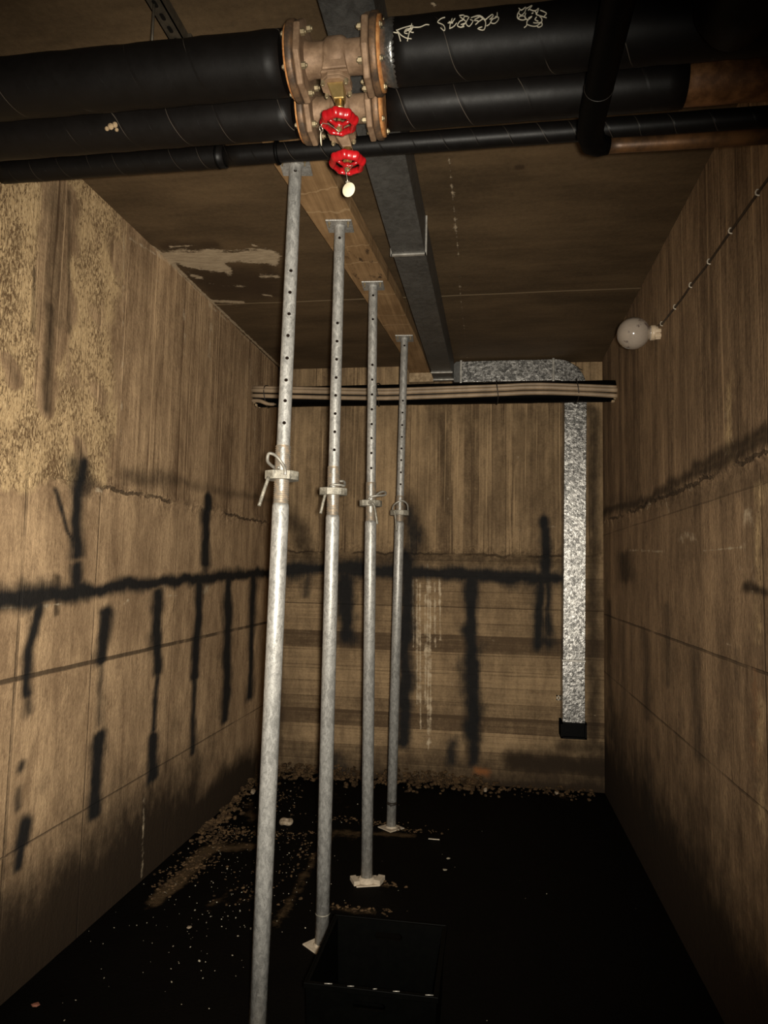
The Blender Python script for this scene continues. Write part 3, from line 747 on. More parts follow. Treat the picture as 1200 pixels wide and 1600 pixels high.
def grid_mesh(name, us, vs, fn, mat, code, disp=None):
    A, B = np.meshgrid(us, vs); ch = paint(code, A, B)
    D = disp(A, B, ch) if disp is not None else np.zeros(A.shape)
    X, Y, Z = fn(A, B, D)
    co = np.stack([X, Y, Z], -1).reshape(-1, 3)
    nu, nv = len(us), len(vs)
    i = np.arange(nu * nv).reshape(nv, nu)
    fs = np.stack([i[:-1, :-1], i[:-1, 1:], i[1:, 1:], i[1:, :-1]], -1).reshape(-1, 4)
    me = bpy.data.meshes.new(name)
    me.vertices.add(len(co)); me.vertices.foreach_set('co', co.ravel())
    me.loops.add(fs.size); me.loops.foreach_set('vertex_index', fs.ravel())
    me.polygons.add(len(fs)); me.polygons.foreach_set('loop_start', np.arange(0, fs.size, 4))
    me.polygons.foreach_set('loop_total', np.full(len(fs), 4))
    me.polygons.foreach_set('use_smooth', np.ones(len(fs), bool))
    me.update(); me.validate()
    at = me.color_attributes.new('stain_shade', 'FLOAT_COLOR', 'POINT')
    at.data.foreach_set('color', np.stack([ch['R'], ch['G'], ch['B'], ch['A']], -1).ravel())
    ru = me.attributes.new('rust', 'FLOAT', 'POINT'); ru.data.foreach_set('value', ch['O'].ravel())
    me.materials.append(MT[mat])
    o = bpy.data.objects.new(name, me); COL.objects.link(o)
    return tag(o, kind='structure')

st = .0105
def jog(A, B, joint):
    # the concrete above the casting joint stands a little proud of that below
    n = vnoise(A, B, 7, 7, 3, 11) * .05
    return np.where(B > joint + n, .006, 0.0) + .012 * np.exp(-((B - joint) / .05) ** 2) * (vnoise(A, B, 22, 22, 3, 8) + .2)
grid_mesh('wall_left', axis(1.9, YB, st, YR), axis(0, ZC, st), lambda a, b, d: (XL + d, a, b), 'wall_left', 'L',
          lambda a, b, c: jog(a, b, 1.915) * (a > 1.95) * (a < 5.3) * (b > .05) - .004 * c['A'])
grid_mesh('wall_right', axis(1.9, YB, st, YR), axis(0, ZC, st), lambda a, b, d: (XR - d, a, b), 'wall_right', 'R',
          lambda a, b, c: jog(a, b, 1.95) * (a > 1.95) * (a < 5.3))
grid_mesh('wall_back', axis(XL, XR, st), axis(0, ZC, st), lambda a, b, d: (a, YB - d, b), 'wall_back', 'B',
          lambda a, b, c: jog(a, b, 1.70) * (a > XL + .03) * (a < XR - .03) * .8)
grid_mesh('ceiling', axis(XL, XR, .012), axis(1.2, YB, .012, YR), lambda a, b, d: (a, b, ZC + 0 * a), 'ceiling', 'C')
def fl(a, b, c):
    h = .010 * vnoise(a, b, 3, 3, 4, 21) + .004 * vnoise(a, b, 14, 14, 2, 22)
    for (px, py) in ((-.744, 2.335), (-.682, 2.977), (-.603, 3.603), (-.585, 4.355), (-.35, 2.41)):
        h = h * (1 - np.exp(-((a - px) ** 2 + (b - py) ** 2) / .10))
    return h - .001
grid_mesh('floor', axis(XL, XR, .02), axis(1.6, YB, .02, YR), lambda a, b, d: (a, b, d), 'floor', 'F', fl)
tag(MB().box(XL, XR, YR - .1, YR, 0, ZC).build('wall_rear', 'plain'), kind='structure')

# ------------------------------------------------------------------ duct along the ceiling, across the back wall and down
def sect_box(mb, a, b):
    """hexahedron between two x-ranges a=(x0,x1,y,z0,z1) and b"""
    vs = [(a[0], a[2], a[3]), (a[1], a[2], a[3]), (a[1], a[2], a[4]), (a[0], a[2], a[4]),
          (b[0], b[2], b[3]), (b[1], b[2], b[3]), (b[1], b[2], b[4]), (b[0], b[2], b[4])]
    mb.add(vs, [(0, 1, 2, 3), (4, 7, 6, 5), (0, 4, 5, 1), (3, 2, 6, 7), (0, 3, 7, 4), (1, 5, 6, 2)])
duct = empty('ventilation_duct', (-.37, 5.27, 0.507), 'galvanised rectangular duct along the ceiling, turning down the back wall', 'duct')
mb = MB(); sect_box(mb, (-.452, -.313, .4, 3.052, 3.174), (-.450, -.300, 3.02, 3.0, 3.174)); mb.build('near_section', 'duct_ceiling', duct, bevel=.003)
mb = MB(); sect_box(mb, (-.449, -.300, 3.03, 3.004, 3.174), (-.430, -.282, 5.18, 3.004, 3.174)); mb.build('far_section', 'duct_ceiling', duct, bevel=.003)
mb = MB()
for (x0, x1, y) in ((-.456, -.296, 3.025),):
    mb.box(x0, x1, y - .007, y + .007, 2.993, 3.001).box(x1 - .006, x1 + .003, y - .007, y + .007, 2.993, 3.174).box(x0 - .003, x0 + .004, y - .007, y + .007, 2.993, 3.174)
mb.build('joint_flange', 'seam', duct)
for y in (4.93, 5.12):
    MB().box(-.434, -.279, y - .006, y + .006, 2.996, 3.006).build('joint_flange', 'seam', duct)
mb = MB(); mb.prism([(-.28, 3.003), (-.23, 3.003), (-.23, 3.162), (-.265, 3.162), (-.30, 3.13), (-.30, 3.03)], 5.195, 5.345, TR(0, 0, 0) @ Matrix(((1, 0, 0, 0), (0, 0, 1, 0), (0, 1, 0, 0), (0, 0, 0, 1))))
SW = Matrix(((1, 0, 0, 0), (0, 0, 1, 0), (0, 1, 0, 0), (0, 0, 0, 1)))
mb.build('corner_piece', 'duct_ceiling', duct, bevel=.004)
mb = MB().box(-.228, .452, 5.2, 5.345, 3.003, 3.163); mb.build('cross_section', 'duct', duct, bevel=.003)
for x in (-.229, .455):
    MB().box(x - .009, x + .009, 5.191, 5.345, 2.994, 3.170).build('joint_flange', 'seam', duct, bevel=.003)
out = [(.458, 3.163)] + [(.470 + .225 * math.sin(a), 2.938 + .225 * math.cos(a)) for a in [PI / 2 * i / 14 for i in range(15)]] + [(.695, 2.80), (.534, 2.80), (.534, 2.965)]
out += [(.534 - .04 + .04 * math.cos(a), 2.963 + .04 * math.sin(a)) for a in [PI / 2 * i / 6 for i in range(1, 7)]] + [(.458, 3.003)]
mb = MB().prism(out, 5.2, 5.345, SW); el = mb.build('elbow', 'duct', duct, bevel=.003, origin=(.6, 5.2, 3.0))
mb = MB()
for pts in ([(.555, 3.130), (.575, 3.135), (.583, 3.122), (.570, 3.112)], [(.600, 3.118), (.612, 3.108), (.600, 3.092), (.618, 3.090)], [(.622, 3.102), (.640, 3.092), (.628, 3.080)], [(.640, 3.086), (.664, 3.074)], [(.638, 3.060), (.655, 3.052)]):
    mb.tube([(x, 5.199, z) for x, z in pts], .0028, 6)
mb.build('marker_writing', 'ink', el)
mb = MB(); sect_box(mb, (.519, .676, 5.2, .515, .945), (.519, .676, 5.345, .515, .945)); mb.build('lower_drop', 'duct', duct, bevel=.003)
mb = MB(); vs = []
mb.add([(.522, 5.2, .955), (.678, 5.2, .955), (.678, 5.345, .955), (.522, 5.345, .955), (.535, 5.2, 2.80), (.695, 5.2, 2.80), (.695, 5.345, 2.80), (.535, 5.345, 2.80)],
       [(0, 1, 2, 3), (4, 7, 6, 5), (0, 4, 5, 1), (1, 5, 6, 2), (2, 6, 7, 3), (3, 7, 4, 0)])
mb.build('upper_drop', 'duct', duct, bevel=.003)
MB().box(.516, .681, 5.193, 5.347, .942, .957).build('joint_flange', 'seam', duct, bevel=.003)
mb = MB()
x0, x1, z0, z1 = .507, .686, .405, .517
mb.box(x0, x1, 5.188, 5.347, z0, z0 + .012).box(x0, x1, 5.188, 5.347, z1 - .012, z1).box(x0, x0 + .014, 5.188, 5.347, z0, z1).box(x1 - .014, x1, 5.188, 5.347, z0, z1).box(x0, x1, 5.215, 5.347, z0, z1)
tag(mb.build('outlet_box', 'black', duct), 'black outlet box at the foot of the duct')

# ------------------------------------------------------------------ timber beam
mb = MB()
BL = [(-.829, 2.20), (-.826, 2.45), (-.762, 3.19), (-.709, 3.84), (-.645, 4.68), (-.628, 5.315)]
BR = [(-.640, 2.20), (-.631, 2.45), (-.573, 3.19), (-.524, 3.84), (-.480, 4.68), (-.470, 5.315)]
n = len(BL); vs = [(x, y, 3.1) for x, y in BL] + [(x, y, 3.1) for x, y in BR] + [(x, y, 3.175) for x, y in BL] + [(x, y, 3.175) for x, y in BR]
fs = []
for i in range(n - 1):
    fs += [(i, i + 1, n + i + 1, n + i), (2 * n + i, 3 * n + i, 3 * n + i + 1, 2 * n + i + 1), (i, 2 * n + i, 2 * n + i + 1, i + 1), (n + i, n + i + 1, 3 * n + i + 1, 3 * n + i)]
fs += [(0, n, 3 * n, 2 * n), (n - 1, 3 * n - 1, 4 * n - 1, 2 * n - 1)]
mb.add(vs, fs)
tag(mb.build('timber_beam', 'wood', bevel=.004), 'long tan timber beam against the ceiling, carried on the steel props', 'beam')
tag(MB().box(-.632, -.442, 5.255, 5.335, 3.027, 3.099).build('wood_block', 'mortar', bevel=.004), 'pale block wedged under the far end of the timber beam', 'block')

# ------------------------------------------------------------------ insulated pipes
def pipe_x(mbx, x0, x1, y, z, r, seg=40, n=26):
    pts = [(x0 + (x1 - x0) * i / n, y, z) for i in range(n + 1)]
    rs_ = [r * (1 + .012 * math.sin(i * 1.7 + y * 9) + .008 * math.sin(i * 3.1)) for i in range(n + 1)]
    mbx.tube(pts, rs_, seg)
ZA, YA, RA = 2.922, 1.70, .079
ZB, YBp, RB = 2.918, 1.90, .066
ZCp, YC, RC = 2.930, 2.10, .031

pa = empty('insulated_pipe', (-.4, YA, ZA), 'thickest black wrapped pipe, topmost across the picture, with chalk writing', 'pipe')
mb = MB(); pipe_x(mb, XL + .002, -.552, YA, ZA, RA); mb.build('insulation', 'wrap', pa, origin=(-1.1, YA, ZA))
mb = MB(); pipe_x(mb, -.262, XR - .002, YA, ZA, RA); ins = mb.build('insulation', 'wrap', pa, origin=(.3, YA, ZA))
MX = Matrix(((0, 0, 1, 0), (1, 0, 0, 0), (0, 1, 0, 0), (0, 0, 0, 1)))   # local z -> world x
MB().lathe([(.046, -.306), (.062, -.300), (.074, -.282), (.080, -.262), (.079, -.250)], 36, TR(0, YA, ZA) @ MX).build('foil_end', 'foil', pa, origin=(-.28, YA, ZA))
mb = [MB(), MB(), MB()]
for i_, s_ in enumerate(SCRAWL):
    pts = [Vector((x, YA + (RA + .0008) * math.cos(a), ZA + (RA + .0008) * math.sin(a))) for x, a in s_]
    sm = []
    for i in range(len(pts) - 1):
        p0 = pts[max(i - 1, 0)]; p1 = pts[i]; p2 = pts[i + 1]; p3 = pts[min(i + 2, len(pts) - 1)]
        for k in range(4):
            t = k / 4; q = .5 * ((2 * p1) + (-p0 + p2) * t + (2 * p0 - 5 * p1 + 4 * p2 - p3) * t * t + (-p0 + 3 * p1 - 3 * p2 + p3) * t ** 3)
            d = Vector((0, q.y - YA, q.z - ZA)); d = d.normalized() * (RA + .0008)
            sm.append(Vector((q.x, YA + d.y, ZA + d.z)))
    sm.append(pts[-1])
    mb[0 if i_ < 8 else (1 if i_ < 24 else 2)].tube(sm, .0015, 5)
for q_ in mb: tag(q_.build('chalk_writing', 'chalk', ins), 'scrawled pale handwriting')

pb = empty('insulated_pipe', (-.4, YBp, ZB), 'second black wrapped pipe, just under the thickest one, patch torn off', 'pipe')
mb = MB(); pipe_x(mb, XL + .002, -.580, YBp, ZB, RB); insl = mb.build('insulation', 'wrap2', pb, origin=(-1.1, YBp, ZB))
mb = MB(); pipe_x(mb, -.300, .515, YBp, ZB, RB, n=16); mb.build('insulation', 'wrap2', pb, origin=(.1, YBp, ZB))
mb = MB(); pipe_x(mb, .505, XR - .002, YBp, ZB, RB * .93, n=8); tag(mb.build('bare_section', 'rustpipe', pb, origin=(.6, YBp, ZB)), 'rusty brown bare length')
mb = MB()
for (dx, dz, r) in ((0, 0, .010), (.014, .004, .009), (-.012, -.006, .007), (.02, -.012, .006)):
    mb.lathe([(r * .2, -.004), (r, 0), (r * .9, .004), (r * .3, .007)], 9, TR(-1.14 + dx, YBp - RB * .86, ZB - RB * .50 + dz) @ RX(math.radians(115)))
tag(mb.build('torn_spot', 'mortar', insl), 'small pale tear')

pc = empty('insulated_pipe', (-.4, YC, ZCp), 'thin black wrapped pipe, lowest of the pipes under the ceiling', 'pipe')
mb = MB(); pipe_x(mb, XL + .002, -.88, YC, ZCp, RC * 1.16); mb.build('insulation', 'wrap3', pc, origin=(-1.2, YC, ZCp))
mb = MB(); pipe_x(mb, -.885, XR - .002, YC, ZCp, RC); mb.build('insulation', 'wrap3', pc, origin=(0, YC, ZCp))
for x in (-.70, -.905): MB().lathe([(RC * 1.1, -.006), (RC * 1.2, -.003), (RC * 1.2, .003), (RC * 1.1, .006)], 24, TR(x, YC, ZCp) @ MX).build('joint_band', 'black', pc)

# hanger of the big pipe
ph = empty('pipe_hanger', (-.942, YA, 3.0), 'thin hanger rod between the ceiling and the thickest pipe', 'hanger')
MB().tube([(-.942, YA, 2.998), (-.942, YA, ZC - .002)], .004, 8).build('rod', 'strut', ph)
# slotted strut on the ceiling
ss_ = empty('slotted_strut', (-.938, 1.55, 3.13), 'short slotted steel strut screwed to the ceiling above the pipes', 'bracket')
mb = MB()
mb.box(-.960, -.916, 1.10, 1.87, 3.134, 3.138).box(-.960, -.957, 1.10, 1.87, 3.134, 3.176).box(-.919, -.916, 1.10, 1.87, 3.134, 3.176)
so = mb.build('channel', 'strut', ss_)
for i in range(16):
    y = 1.14 + i * .0465
    MB().prism([(.006 * math.cos(a), (.007 if math.sin(a) >= 0 else -.007) + .006 * math.sin(a)) for a in [2 * PI * k / 16 for k in range(16)]], 3.1325, 3.1339, TR(-.938, y, 0)).build('slot', 'strutdk', ss_)
MB().box(-.975, -.905, 1.86, 1.885, 3.128, 3.176).build('end_plate', 'strut', ss_, bevel=.003)

# pipes running towards the camera at the right
pd = empty('insulated_pipe', (.265, 1.9, 2.79), 'black wrapped pipe running overhead towards the viewer, bending right into bare pipe', 'pipe')
path = [(.262, -.9, 2.79), (.262, 0, 2.79), (.262, 1.0, 2.79), (.262, 1.4, 2.79), (.262, 1.7, 2.79), (.262, 1.84, 2.79), (.266, 1.90, 2.789), (.279, 1.935, 2.787), (.300, 1.952, 2.785), (.325, 1.956, 2.784)]
MB().tube(path, [.036] * 8 + [.030, .023], 28).build('insulation', 'black', pd, origin=(.262, 0, 2.79))
MB().tube([(.318, 1.956, 2.784), (.36, 1.956, 2.784), (.5, 1.956, 2.782), (XR - .002, 1.956, 2.780)], .0205, 20).build('bare_section', 'bare', pd, origin=(.5, 1.956, 2.782))
MB().lathe([(.0362, -.0008), (.0372, 0), (.0362, .0008)], 30, TR(.262, 1.715, 2.79) @ RX(PI / 2)).build('tape_edge', 'tie', pd)
pe = empty('insulated_pipe', (.51, 1.4, 2.76), 'wide black pipe at the top right corner, running towards the viewer', 'pipe')
MB().tube([(.515, -.9, 2.765), (.515, 0, 2.765), (.515, 1.2, 2.765), (.515, 1.42, 2.765), (.515, 1.50, 2.785), (.515, 1.535, 2.83), (.515, 1.54, 2.90), (.515, 1.54, ZC - .002)], .073, 30).build('insulation', 'black', pe)

# ------------------------------------------------------------------ valves
def bolt(mbx, M, r=.0075, h=.012):
    mbx.lathe([(r, 0), (r, h)], 6, M, smooth=False)
    mbx.lathe([(r * .6, h), (r * .6, h * 1.35), (r * .4, h * 1.5)], 10, M)
def valve(xc, y, z, rf, half, rn, wheel_z, wheel_x, wr, label, front):
    root = empty('gate_valve', (xc, y, z), label, 'valve', 'gate valves on the black pipes')
    b = MB()
    M = TR(xc, y, z) @ MX
    h = half
    b.lathe([(rn * .86, -h), (rn * 1.15, -h + .004), (rn, -h + .022), (rn * .98, -.030), (rn * 1.10, -.026), (rn * 1.2, -.018), (rn * 1.2, .018), (rn * 1.10, .026), (rn * .98, .030), (rn, h - .022), (rn * 1.15, h - .004), (rn * .86, h)], 36, M)
    # chest going down to the bonnet
    for k, (w1, d1, z1, w2, d2, z2) in enumerate([(.024, rn * 1.16, 0, .034, .034, -.052), (.034, .034, -.052, .038, .036, -.062)]):
        vs = [(xc + sx * w1, y + sy * d1, z + z1) for sx, sy in ((-1, -1), (1, -1), (1, 1), (-1, 1))] + [(xc + sx * w2, y + sy * d2, z + z2) for sx, sy in ((-1, -1), (1, -1), (1, 1), (-1, 1))]
        b.add(vs, [(0, 1, 2, 3), (4, 7, 6, 5), (0, 4, 5, 1), (1, 5, 6, 2), (2, 6, 7, 3), (3, 7, 4, 0)])
    b.build('body', 'cast', root, bevel=.004)
    for s in (-1, 1):
        f = MB(); x = s * h
        f.lathe([(rn * .8, x - .009), (rf * .96, x - .009), (rf, x - .006), (rf, x + .006), (rf * .96, x + .009), (rn * .8, x + .009)], 8, M, smooth=False, ang0=PI / 8)
        fo = f.build('flange', 'cast', root, bevel=.002)
        f = MB(); x = s * (h + .021)
        f.lathe([(rn * .7, x - .009), (rf * .95, x - .009), (rf * .97, x - .006), (rf * .97, x + .006), (rf * .95, x + .009), (rn * .7, x + .009)], 40, M)
        f.build('pipe_flange', 'castdk', root)
        f = MB(); x = s * (h + .033)
        f.lathe([(rn * .9, x - .003), (rf * .90, x - .003), (rf * .88, x + .004), (rn * .9, x + .004)], 40, M)
        f.build('rust_rim', 'rust', root)
        for k in range(4 if rf < .097 else 6):
            nb = 4 if rf < .097 else 6
            a = 2 * PI * (k + .5) / nb + .25
            cx, cy = rf * .79 * math.cos(a), rf * .79 * math.sin(a)
            bb = MB(); bolt(bb, M @ TR(cx, cy, s * (h - .009)) @ (RX(PI) if s > 0 else Matrix.Identity(4)), .0085, .010); bb.build('bolt', 'bolt', fo)
            bb = MB(); bolt(bb, M @ TR(cx, cy, s * (h + .030)) @ (RX(PI) if s < 0 else Matrix.Identity(4)), .0085, .010); bb.build('nut', 'bolt', fo)
    # bonnet
    b = MB(); bz = z - .062
    oc = [(.043 * math.cos(PI / 8 + PI / 4 * i) , .040 * math.sin(PI / 8 + PI / 4 * i)) for i in range(8)]
    b.prism(oc, bz - .010, bz, TR(xc, y, 0)); b.prism(oc, bz - .020, bz - .0115, TR(xc, y, 0))
    bo = b.build('bonnet_flange', 'cast', root, bevel=.0015)
    b = MB()
    w0, w1 = .022, .014; zt, zb = bz - .018, z - .122
    vs = [(xc + sx * w0, y + sy * w0, zt) for sx, sy in ((-1, -1), (1, -1), (1, 1), (-1, 1))] + [(wheel_x + sx * w1, y + sy * w1, zb) for sx, sy in ((-1, -1), (1, -1), (1, 1), (-1, 1))]
    b.add(vs, [(0, 1, 2, 3), (4, 7, 6, 5), (0, 4, 5, 1), (1, 5, 6, 2), (2, 6, 7, 3), (3, 7, 4, 0)])
    b.build('bonnet', 'brass' if front else 'cast', root, bevel=.003)
    for sx in (-1, 1):
        for sy in (-1, 1):
            bb = MB(); bolt(bb, TR(xc + sx * .031, y + sy * .024, bz - .018) @ RX(PI), .0065, .009); bb.build('bolt', 'bolt', bo)
    b = MB(); X = TR(wheel_x, y, 0)
    b.lathe([(.0125, z - .122), (.0125, z - .140), (.014, z - .141), (.014, z - .145), (.010, z - .146)], 20, X)
    b.lathe([(.0135, z - .146), (.0135, z - .160)], 6, X, smooth=False)
    b.build('packing_nut', 'brass', root)
    b = MB(); b.lathe([(.0055, z - .160), (.0055, wheel_z - .004)], 12, X); b.lathe([(.0085, wheel_z - .010), (.0085, wheel_z - .016), (.005, wheel_z - .018)], 6, X, smooth=False)
    b.build('stem', 'brass', root)
    # handwheel
    w = MB(); n1, n2 = 96, 12; vs = []; fs = []
    for i in range(n1):
        a = 2 * PI * i / n1
        lob = max(0, math.cos(8 * a)) ** .7 if math.cos(8 * a) > 0 else 0
        rc = wr - .0115 + .0035 * lob
        for j in range(n2):
            t = 2 * PI * j / n2
            rr = rc + (.0075 + .0015 * lob) * math.cos(t) + .004 * math.sin(t); zz = .0125 * math.sin(t)
            vs.append((wheel_x + rr * math.cos(a), y + rr * math.sin(a), wheel_z + .006 + zz))
    for i in range(n1):
        for j in range(n2):
            i2, j2 = (i + 1) % n1, (j + 1) % n2; fs.append((i * n2 + j, i * n2 + j2, i2 * n2 + j2, i2 * n2 + j))
    w.add(vs, fs, True)
    for k in range(3):
        a = PI / 2 + 2 * PI * k / 3 + .25
        ca, sa = math.cos(a), math.sin(a)
        w.tube([(wheel_x + ca * .006, y + sa * .006, wheel_z - .004), (wheel_x + ca * (wr - .012), y + sa * (wr - .012), wheel_z + .004)], [.0062, .005], 8)
    w.lathe([(.006, wheel_z + .004), (.012, wheel_z + .003), (.0135, wheel_z - .006), (.011, wheel_z - .010), (.006, wheel_z - .010)], 24, X)
    w.build('handwheel', 'red', root)
    return root
va = valve(-.412, YA, ZA, .100, .0885, .043, 2.736, -.402, .051, 'front flanged gate valve with red handwheel, edge-on tag hanging at its left', True)
vb = valve(-.440, YBp, ZB, .090, .0885, .040, 2.746, -.421, .054, 'rear flanged gate valve whose red handwheel hangs lower, above a cream disc', False)
# tags
ta = empty('valve_tag', (-.439, 1.66, 2.70), 'round metal tag seen edge-on, wired to the upper red handwheel', 'tag')
MB().tube([(-.402, 1.690, 2.718), (-.398, 1.676, 2.717), (-.390, 1.684, 2.722), (-.402, 1.700, 2.7165), (-.420, 1.668, 2.717), (-.433, 1.648, 2.708), (-.436, 1.645, 2.700)], .0010, 6).build('wire', 'wire', ta)
MB().tube([(-.4355 + .003 * math.cos(a), 1.645 + .0060 * math.cos(a), 2.690 + .0065 * math.sin(a)) for a in [2 * PI * i / 20 for i in range(20)]], .0011, 6, closed=True).build('ring', 'wire', ta)
MB().lathe([(.0160, -.0008), (.0165, 0), (.0160, .0008)], 30, TR(-.4345, 1.645, 2.664) @ RZ(math.radians(7)) @ RY(PI / 2)).build('disc', 'tag', ta)
tb = empty('valve_tag', (-.411, 1.86, 2.70), 'cream round tag hanging below the lower red handwheel', 'tag')
MB().tube([(-.421, 1.885, 2.728), (-.408, 1.872, 2.727), (-.400, 1.878, 2.732), (-.421, 1.90, 2.7265), (-.420, 1.868, 2.722), (-.4165, 1.857, 2.705), (-.412, 1.8565, 2.685), (-.409, 1.856, 2.668)], .0010, 6).build('wire', 'wire', tb)
MB().lathe([(.0195, -.0008), (.0203, 0), (.0195, .0008)], 36, TR(-.4055, 1.855, 2.645) @ RZ(math.radians(-18)) @ RX(math.radians(98))).build('disc', 'tag', tb)
mb = MB()
for dx in (-.0035, .0035): mb.tube([(-.4085 + dx + .0022 * math.cos(a), 1.8555, 2.668 + .0022 * math.sin(a)) for a in [2 * PI * i / 12 for i in range(12)]], .0009, 6, closed=True)
mb.build('ring', 'wire', tb)

# ------------------------------------------------------------------ steel props
def catmull(pts, k=5):
    pts = [Vector(p) for p in pts]; out = []
    for i in range(len(pts) - 1):
        p0 = pts[max(i - 1, 0)]; p1 = pts[i]; p2 = pts[i + 1]; p3 = pts[min(i + 2, len(pts) - 1)]
        for j in range(k):
            t = j / k; out.append(.5 * ((2 * p1) + (-p0 + p2) * t + (2 * p0 - 5 * p1 + 4 * p2 - p3) * t * t + (-p0 + 3 * p1 - 3 * p2 + p3) * t ** 3))
    return out + [pts[-1]]
def prop(bot, top, turn, holes, th, nz, tb_, base_rot, nut_rot, pin, handle, label, extra=None):
    B0, T0 = Vector(bot), Vector(top); ax = (T0 - B0).normalized(); Lh = (T0 - B0).length
    root = empty('steel_prop', B0, label, 'prop', 'adjustable steel props under the timber beam')
    q = Vector((0, 0, 1)).rotation_difference(ax)
    root.rotation_euler = (q.to_matrix() @ Matrix.Rotation(turn, 3, 'Z')).to_euler()
    k = Lh / (T0.z - B0.z)
    ro, ri = .0300, .0240
    MB().lathe([(ro - .003, .005), (ro, .005), (ro, (tb_ - .012) * k), (ro - .0022, tb_ * k), (ro - .005, tb_ * k)], 40, closed=True).build('outer_tube', 'galv', root, local=True)
    b = MB().lathe([(ri - .004, 1.2), (ri, 1.2), (ri, Lh - .006), (ri - .004, Lh - .006)], 40, closed=True).build('inner_tube', 'galv', root, local=True)
    c = MB()
    for h in holes: c.lathe([(.0066, -.05), (.0066, .05)], 14, TR(0, 0, h * k) @ RX(PI / 2))
    cut(b, c)
    b.data.materials.append(MT['tube_inside'])
    for f_ in b.data.polygons:
        c_ = f_.center
        if math.hypot(c_.x, c_.y) < ri - .0030 and f_.normal.dot(Vector((c_.x, c_.y, 0))) < 0: f_.material_index = 1
    # threaded collar with slot
    prof = [(ri + .0006, tb_ * k)]; zt = th * k; z = tb_ * k
    prof.append((.0262, z))
    while z < zt - .008:
        prof += [(.0257, z + .0020), (.0284, z + .0034), (.0284, z + .0050), (.0257, z + .0066)]; z += .0075
    prof += [(.0265, zt), (ri + .0006, zt)]
    t = MB().lathe(prof, 36, closed=True, smooth=False).build('threaded_collar', 'thread', root, local=True)
    sl = MB().prism([(.0080 * math.cos(a), (zt - .016 if math.sin(a) >= 0 else tb_ * k + .05) + .0080 * math.sin(a)) for a in [2 * PI * i / 20 for i in range(20)]], -.05, .0, Matrix(((1, 0, 0, 0), (0, 0, 1, 0), (0, 1, 0, 0), (0, 0, 0, 1))))
    cut(t, sl)
    # nut
    o = [(.060, .015), (.044, .030), (.030, .040), (0, .043), (-.030, .040), (-.044, .030), (-.060, .015), (-.060, -.015), (-.044, -.030), (-.030, -.040), (0, -.043), (.030, -.040), (.044, -.030), (.060, -.015)]
    nz_ = nz * k
    nt = MB(); n = len(o); hv = .016
    vs = [(x, y, nz_ - hv) for x, y in o] + [(x, y, nz_ + hv) for x, y in o] + [(.0265 * math.cos(math.atan2(y, x)), .0265 * math.sin(math.atan2(y, x)), nz_ - hv) for x, y in o] + [(.0265 * math.cos(math.atan2(y, x)), .0265 * math.sin(math.atan2(y, x)), nz_ + hv) for x, y in o]
    fs = []
    for i in range(n):
        j = (i + 1) % n
        fs += [(i, j, n + j, n + i), (2 * n + i, 3 * n + i, 3 * n + j, 2 * n + j), (i, 2 * n + i, 2 * n + j, j), (n + i, n + j, 3 * n + j, 3 * n + i)]
    Rn = RZ(nut_rot); nt.add([Rn @ Vector(p) for p in vs], fs)
    nu = nt.build('adjusting_nut', 'nut', root, local=True, bevel=.003)
    h3 = [Vector((x, y, nz_ + z_)) for x, y, z_ in handle]
    MB().tube(catmull(h3, 4) if len(h3) > 2 else h3, .0062, 12).build('nut_handle', 'nut', nu, local=True)
    p3 = [Vector((x, y, nz_ + z_)) for x, y, z_ in pin]
    MB().tube(catmull(p3, 5), .0056, 12).build('locking_pin', 'pin', root, local=True)
    # plates
    s = .058
    pl = MB().box(-s, s, -s, s, Lh - .007, Lh, RZ(-turn * .6)).build('top_plate', 'galv', root, local=True, bevel=.002)
    for (x, y) in ((.042, -.042), (-.042, -.042)):
        MB().lathe([(.003, Lh - .030), (.003, Lh - .0152), (.006, Lh - .015), (.006, Lh - .007)], 8, RZ(-turn * .6) @ TR(x, y, 0), smooth=False).build('nail', 'bolt', pl, local=True)
    mb2 = MB().box(-s, s, -s, s, 0, .006, RZ(base_rot))
    mb2.lathe([(ro + .007, .006), (ro + .002, .012), (ro, .016)], 30)
    if extra: extra(mb2)
    mb2.build('base_plate', 'plate', root, local=True, bevel=.0015)
    return root

H = lambda *a: list(a)
prop((-.744, 2.335, 0), (-.744, 2.448, 3.099), math.radians(16), H(3.064, 2.667, 2.583, 2.500, 2.417, 2.332, 2.249, 2.172, 2.09), 2.010, 1.900, 1.799, .2, math.radians(-3),
     [(.010, .05, -.005 + .012), (-.008, .0, .032), (-.008, -.044, .032), (-.008, -.048, .028), (-.004, -.046, .026)] if False else
     [(-.012, .055, .026), (-.012, -.034, .024), (-.012, -.034, .024)] ,
     [(-.046, -.030, -.012), (-.058, -.040, -.055), (-.074, -.048, -.118)],
     'steel prop nearest the viewer, its foot cut off by the bottom edge')
